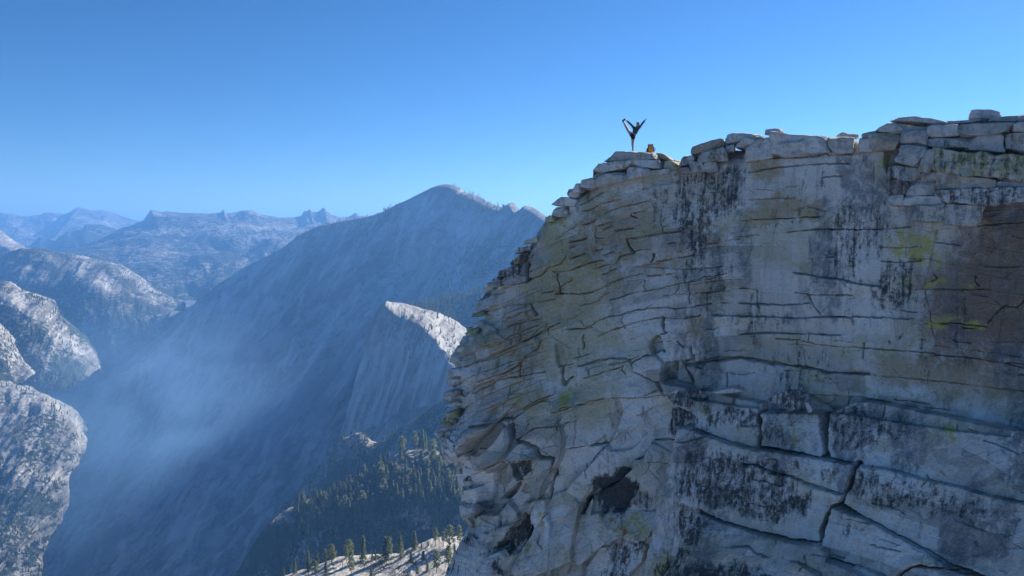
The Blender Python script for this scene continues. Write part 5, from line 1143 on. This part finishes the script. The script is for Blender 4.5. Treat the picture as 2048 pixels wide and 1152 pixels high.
# far-off woods, each one mass of small conifers
def far_forest(name, surf, test, count, hr, seed):
    V, c = SURF[surf]; px, py = toppx(V); rgn = np.random.default_rng(seed)
    m = test(px, py) & (np.arange(len(V))[:, None] >= c - 2); idx = np.argwhere(m)
    if not len(idx): return
    idx = idx[rgn.integers(0, len(idx), count)]; Vs = []; Qs = []; n = 0
    for (i, j) in idx:
        p = V[i, j] + rgn.normal(size=3) * np.array([6, 6, 0]); h = rgn.uniform(*hr); r = h * rgn.uniform(.13, .2)
        for (z0, z1_, rr) in ((.1, .55, 1.), (.38, .8, .72), (.62, 1., .45)):
            t = rgn.uniform(0, 6.3); ring = [(math.cos(t + a) * r * rr * rgn.uniform(.6, 1.2), math.sin(t + a) * r * rr * rgn.uniform(.6, 1.2), z0 * h + rgn.normal() * .03 * h) for a in (0, 1.26, 2.51, 3.77, 5.03)]
            vs = np.array(ring + [(0, 0, z1_ * h)]) + p; Vs.append(vs)
            Qs += [(n + a, n + (a + 1) % 5, n + 5, n + 5) for a in range(5)]; n += 6
    me = bpy.data.meshes.new(name); me.from_pydata(np.concatenate(Vs).tolist(), [], [q[:3] for q in Qs]); me.materials.append(NEEDLE)
    o = bpy.data.objects.new(name, me); C.objects.link(o); tag(o, kind='stuff'); return o
far_forest('forest', 'wooded_saddle', lambda px, py: (px > 800) & (px < 1010) & (py < 740), 900, (18, 30), 1)
far_forest('forest', 'quarter_dome', lambda px, py: (px > 800) & (px < 960) & (py > 600) & (py < 720) & ((py > 640 + .25 * (px - 860)) | (px > 850)), 130, (8, 17), 2)
far_forest('forest', 'leaning_granite_mountain', lambda px, py: (px > 905) & (px < 1010) & (py < 424), 170, (12, 24), 3)
far_forest('forest', 'leaning_granite_mountain', lambda px, py: (px > 880) & (px < 1060) & (py > 495 - .25 * (px - 900)) & (py < 600) & (px + 0 * py > 880), 500, (14, 26), 4)
far_forest('forest', 'dark_rocky_ridge', lambda px, py: (px > 520) & (px < 960) & (py > 790) & (py < 1060), 420, (8, 18), 5)
far_forest('forest', 'leaning_granite_mountain', lambda px, py: (px > 560) & (px < 800) & (py < 478), 220, (14, 26), 6)
far_forest('forest', 'wooded_knob', lambda px, py: (px > 600) & (px < 970) & (py > 915) & (py < 1075) & (((px - 800) / 66) ** 2 + ((py - 922) / 22) ** 2 > 1), 480, (12, 24), 7)
for nm_, c_, sd_ in (('broad_rounded_dome', 520, 11), ('steep_sunlit_buttress', 380, 12), ('ribbed_sunlit_slabs', 420, 13), ('narrow_sunlit_buttress', 90, 14), ('low_spur', 120, 15)):
    far_forest('forest', nm_, lambda px, py: (px > -20) & (px < 420) & (py < 1160) & (fbm(px / 22, py / 14, octv=3, seed=sd_) > .06), c_, (9, 20), sd_)
# low dark shrubs on the bench
SHR = leaf_material('manzanita_leaves', (.045, .045, .025), (.07, .06, .035))
for i, (x, y, wpx, hpx, lab) in enumerate([(k6(470, 1080)[0], k6(470, 1080)[1], 46, 9, 'long dark shrub patch nearest the bare slab'), (k6(250, 1040)[0], k6(250, 1040)[1], 44, 10, 'dark shrub patch behind the small bushy fir'),
        (k6(60, 1010)[0], k6(60, 1010)[1], 36, 8, 'low brown shrub patch on the left part of the bench'), (k6(660, 1000)[0], k6(660, 1000)[1], 30, 6, 'thin shrub strip below the two little saplings'),
        (k6(1190, 980)[0], k6(1190, 980)[1], 26, 8, 'shrub patch beside the cliff edge'), (k6(210, 930)[0], k6(210, 930)[1], 24, 7, 'shrub patch at the foot of the full dark fir'), (k6(560, 1150)[0], k6(560, 1150)[1], 24, 6, 'small shrub at the lower edge of the bare slab')]):
    loc = locate('granite_bench', x, y); t = loc[1]; W_ = wpx * t / F; H_ = hpx * t / F; rgn = np.random.default_rng(70 + i)
    n_ = 420; a = rgn.uniform(0, 6.3, n_); r = np.sqrt(rgn.uniform(0, 1, n_)) * (1 + .3 * np.sin(3 * a + i))
    cen = np.stack([np.cos(a) * r * W_ / 2, np.sin(a) * r * W_ * .55, np.abs(rgn.normal(size=n_)) * H_ * .3 * (1.1 - np.clip(r, 0, 1)) + .1], -1)
    v, q = sprays(cen, .55, rgn, .6); o = mesh_np('shrub', v, q, SHR, False); o.location = tuple(loc); tag(o, lab, 'shrub', 'low shrubs on the granite bench')

# ================================================================ the person and the backpack
def plain(name, col, rough=.7, var=.15, scale=8):
    m = NT(name); pos = m.n('ShaderNodeTexCoord').outputs['Object']
    m.b.inputs['Roughness'].default_value = rough
    return m.done(m.mix(m.noise(pos, scale, 4, .6), tuple(c * (1 - var) for c in col), tuple(min(1, c * (1 + var)) for c in col)))
SKIN = plain('tanned_skin', (.48, .27, .19), .55, .08); SHIRT = plain('dark_teal_shirt', (.055, .085, .09), .8); SHORTS = plain('black_shorts', (.014, .015, .020), .8)
SHOE = plain('dark_shoe_fabric', (.022, .024, .03), .6); HAIR = plain('brown_hair', (.05, .03, .02), .6); SOLE = plain('shoe_rubber', (.10, .10, .10), .7)
FAT = 1.36
def skin_mesh(name, chains, mat, parent, origin, levels=2):
    """one continuous surface grown round joined chains of (point, radius); equal points are shared"""
    vs, es, rs = [], [], []
    def vid(p, r):
        for i, q in enumerate(vs):
            if (q - Vector(p)).length < 1e-4: return i
        vs.append(Vector(p)); rs.append(r); return len(vs) - 1
    for ch in chains:
        ids = [vid(p, (tuple(x * FAT for x in r) if isinstance(r, tuple) else (r * FAT if r > .02 else r))) for p, r in ch]; es += list(zip(ids[:-1], ids[1:]))
    me = bpy.data.meshes.new(name); me.from_pydata([tuple(v - Vector(origin)) for v in vs], es, [])
    tmp = bpy.data.objects.new(name, me); C.objects.link(tmp)
    sk = tmp.modifiers.new('skin', 'SKIN'); sk.use_smooth_shade = True
    for i, sv in enumerate(me.skin_vertices[0].data):
        r = rs[i]; sv.radius = r if isinstance(r, tuple) else (r, r); sv.use_root = (i == 0)
    ss = tmp.modifiers.new('sub', 'SUBSURF'); ss.levels = levels; ss.render_levels = levels
    bpy.context.view_layer.update()
    ev = tmp.evaluated_get(bpy.context.evaluated_depsgraph_get()); m2 = bpy.data.meshes.new_from_object(ev)
    bpy.data.objects.remove(tmp); m2.materials.clear(); m2.materials.append(mat)
    for p in m2.polygons: p.use_smooth = True
    o = bpy.data.objects.new(name, m2); C.objects.link(o); o.parent = parent
    return o
top_o, top_V = BLOCKS['flat top slab of the perch the person stands on']
def top_z(x, y, r=.22):
    m = np.hypot(top_V[:, 0] - x, top_V[:, 1] - y) < r
    return float(top_V[m, 2].max()) if m.any() else float(top_V[:, 2].max())
tp = float(Tface(1265, 303)) - .45 + .40
foot_w = P(1200 + 630 / 9.6, 200 + 975 / 9.6, tp)
dz = top_z(foot_w[0], foot_w[1]) - foot_w[2]
ground_z = foot_w[2] + dz
FV = Vector((float(foot_w[0]), float(foot_w[1]), float(ground_z)))
def J(zx, zy, dy=0.):
    """joint seen at zoomed photo position, dy metres behind the plane of the standing foot"""
    p = P(1200 + zx / 9.6, 200 + zy / 9.6, tp); return (float(p[0] - FV.x), float(dy), float(p[2] + dz - FV.z))
person = bpy.data.objects.new('person', None); C.objects.link(person); person.location = FV; person.empty_display_size = .3
tag(person, 'person in dark shirt and shorts on one leg, holding the raised foot, one arm up', 'person')
O0 = (0, 0, 0)
pel = J(632, 690); lhip = J(612, 690, .0); chest = J(690, 585); shR = J(652, 545); shL = J(742, 548); neck = J(706, 532); head0 = J(716, 505); head1 = J(724, 474); head2 = J(727, 452)
stH = J(636, 715); stK = J(622, 850, -.02); stA = J(632, 950); rK = J(530, 590, -.05); rA = J(448, 440, -.03); elR = J(573, 468, -.04); wrR = J(497, 402, -.03); elL = J(806, 462); wrL = J(862, 393)
add = lambda p, x=0, y=0, z=0: (p[0] + x, p[1] + y, p[2] + z)
body = [[(pel, (.125, .10)), (J(662, 640), (.125, .095)), (chest, (.145, .10)), (neck, .06), (head0, .052), (head1, (.078, .092)), (head2, (.066, .08))],
        [(pel, (.125, .10)), (stH, .095), (J(628, 785), .074), (stK, .056), (J(628, 890, .02), .056), (stA, .036), (add(stA, 0, -.02, -.045), .04), (add(stA, -.03, -.13, -.055), .032)],
        [(pel, (.125, .10)), (lhip, .095), (J(570, 645, -.03), .076), (rK, .056), (J(492, 520, -.03), .055), (rA, .036), (J(432, 420, -.02), .036), (J(485, 380, -.04), .03)],
        [(chest, (.145, .10)), (shR, .062), (elR, .042), (J(540, 440, -.04), .04), (wrR, .026), (J(490, 393, -.05), .030)],
        [(chest, (.145, .10)), (shL, .062), (elL, .042), (J(832, 430), .038), (wrL, .026), (J(874, 383), .030)]]
# hands: fingers and thumb rooted in the palms
def hand(palm, d, side, curl):
    d = Vector(d).normalized(); s = Vector(side).normalized(); nrm = d.cross(s); ch = []
    for k, (o_, L_) in enumerate(((-.030, .068), (-.010, .078), (.010, .072), (.030, .058))):
        a = Vector(palm) + d * .035 + s * o_; b = a + (d * math.cos(curl * .4) + nrm * math.sin(curl * .4) + s * o_ * 2) * L_ * .5; c = b + (d * math.cos(curl) + nrm * math.sin(curl)) * L_ * .5
        ch.append([(palm, .030), (tuple(a), .011), (tuple(b), .0095), (tuple(c), .008)])
    a = Vector(palm) - d * .01 - s * .032; b = a - s * .03 + d * .028; c = b + d * .03
    ch.append([(palm, .030), (tuple(a), .012), (tuple(b), .0105), (tuple(c), .009)])
    return ch
dL = Vector(J(895, 370)) - Vector(wrL); dR = Vector(J(480, 380)) - Vector(wrR)
body += hand(J(874, 383), dL, (0.2, 1, 0.1), .25) + hand(J(490, 393, -.05), dR, (.3, .9, .3), 1.3)
bod = skin_mesh('body', body, SKIN, person, O0)
bod.name = 'body'
# face
def lump(name, c, r, mat, parent):
    U, Q = CG[10]; p = U / np.linalg.norm(U, axis=1, keepdims=True) * np.array(r); o = mesh_np(name, p + np.array(c), Q, mat, True); o.parent = parent; return o
hc = Vector(head1)
EYE = plain('eye', (.02, .015, .012), .3)
lump('nose', hc + Vector((.0, -.094, -.012)), (.013, .02, .02), SKIN, person)
for sx in (-1, 1):
    lump('eye', hc + Vector((sx * .03, -.083, .012)), (.012, .008, .007), EYE, person); lump('ear', hc + Vector((sx * .078, .0, -.004)), (.012, .02, .03), SKIN, person)
lump('mouth', hc + Vector((0, -.088, -.045)), (.022, .006, .006), plain('lips', (.28, .11, .09)), person)
skin_mesh('hair', [[(add(head1, 0, .035, -.01), (.078, .075)), (add(head2, 0, .018, .012), (.080, .085)), (add(head2, 0, .0, .045), (.055, .06))]], HAIR, person, O0)
skin_mesh('shirt', [[(J(650, 672), (.145, .115)), (J(668, 630), (.145, .115)), (chest, (.165, .12)), (add(neck, 0, 0, -.035), (.085, .075))],
                    [(chest, (.165, .12)), (shR, .078), (J(600, 495, -.02), .062)], [(chest, (.165, .12)), (shL, .078), (J(782, 498), .060)]], SHIRT, person, O0)
skin_mesh('sleeve', [[(J(612, 505, -.02), .058), (elR, .051), (J(530, 432, -.04), .046), (J(506, 410, -.03), .037)]], SHIRT, person, O0)
skin_mesh('sleeve', [[(J(775, 505), .056), (elL, .050), (J(838, 424), .044), (J(856, 400), .036)]], SHIRT, person, O0)
skin_mesh('shorts', [[(add(pel, .02, 0, .06), (.14, .115)), (pel, (.145, .12)), (stH, .115), (J(627, 782), .094)], [(pel, (.145, .12)), (lhip, .112), (J(566, 640, -.03), .092)]], SHORTS, person, O0)
for nm, ch in (('shoe', [(add(stA, .0, .05, -.03), .046), (add(stA, 0, -.03, -.042), .05), (add(stA, -.03, -.12, -.058), .044), (add(stA, -.045, -.18, -.062), .032)]),
               ('shoe', [(J(440, 432, -.01), .046), (J(425, 417, -.02), .048), (J(455, 392, -.03), .048), (J(486, 374, -.04), .036)])):
    sh = skin_mesh(nm, [ch], SHOE, person, O0)
low = min((person.location + Vector(v.co)).z for c_ in person.children if c_.type == 'MESH' for v in c_.data.vertices)
person.location.z += ground_z - low

# orange backpack
bpx = P(1200 + 968 / 9.6, 200 + 980 / 9.6, tp + .15); bz = top_z(float(bpx[0]), float(bpx[1]), .3)
pack = bpy.data.objects.new('backpack', None); C.objects.link(pack); pack.location = (float(bpx[0]), float(bpx[1]), bz - .01); pack.empty_display_size = .2
tag(pack, 'orange hiking backpack with dark straps standing upright on the rock', 'backpack')
ORANGE = plain('orange_nylon', (.95, .34, .07), .6, .12, 14); STRAP = plain('dark_grey_webbing', (.035, .036, .04), .7); GREYF = plain('tan_mesh_fabric', (.26, .22, .17), .8)
def rbox(name, c, r, mat, e=4., parent=pack, taper=0., wob=.012, seed=1):
    U, Q = CG[18]; p = U / ((np.abs(U) ** e).sum(-1, keepdims=True) ** (1 / e)); p = p * np.array(r)
    p[:, 0] *= 1 - taper * (p[:, 2] / r[2]); p = p + wob * np.stack([fbm(p[:, 0] * 9, p[:, 1] * 9, p[:, 2] * 9, 3, seed), fbm(p[:, 0] * 9 + 5, p[:, 1] * 9, p[:, 2] * 9, 3, seed + 1), fbm(p[:, 0] * 9, p[:, 1] * 9 + 7, p[:, 2] * 9, 3, seed + 2)], -1)
    o = mesh_np(name, p + np.array(c), Q, mat, True); o.parent = parent; return o
rbox('pack_body', (0, 0, .2), (.19, .13, .205), ORANGE, 4, taper=.12)
rbox('front_pocket', (0, -.13, .15), (.14, .05, .12), ORANGE, 4, seed=4, taper=.05)
rbox('lid', (.0, .0, .425), (.165, .125, .05), GREYF, 3.2, seed=7)
rbox('side_pocket', (-.195, .0, .13), (.035, .08, .12), STRAP, 3.5, seed=9); rbox('side_pocket', (.195, .0, .13), (.035, .08, .12), STRAP, 3.5, seed=11)
def strap(pts, r=.016):
    v, q = tube(pts, [r] * len(pts), 6); o = mesh_np('strap', v, q, STRAP, True); o.parent = pack
strap([(-.165, -.10, .03), (-.175, -.135, .2), (-.15, -.12, .36), (-.12, -.09, .465), (-.12, .02, .49)]); strap([(.165, -.10, .03), (.175, -.135, .2), (.15, -.12, .36), (.12, -.09, .465), (.12, .02, .49)])
strap([(.19, .02, .33), (.27, .0, .26), (.29, -.02, .16), (.21, .0, .05)]); strap([(-.19, .02, .1), (-.26, .0, .07), (-.28, .02, .02)])
rbox('top_loop', (.06, 0, .478), (.055, .03, .02), STRAP, 2.5, seed=15); rbox('top_loop', (-.09, 0, .47), (.04, .03, .02), STRAP, 2.5, seed=17)
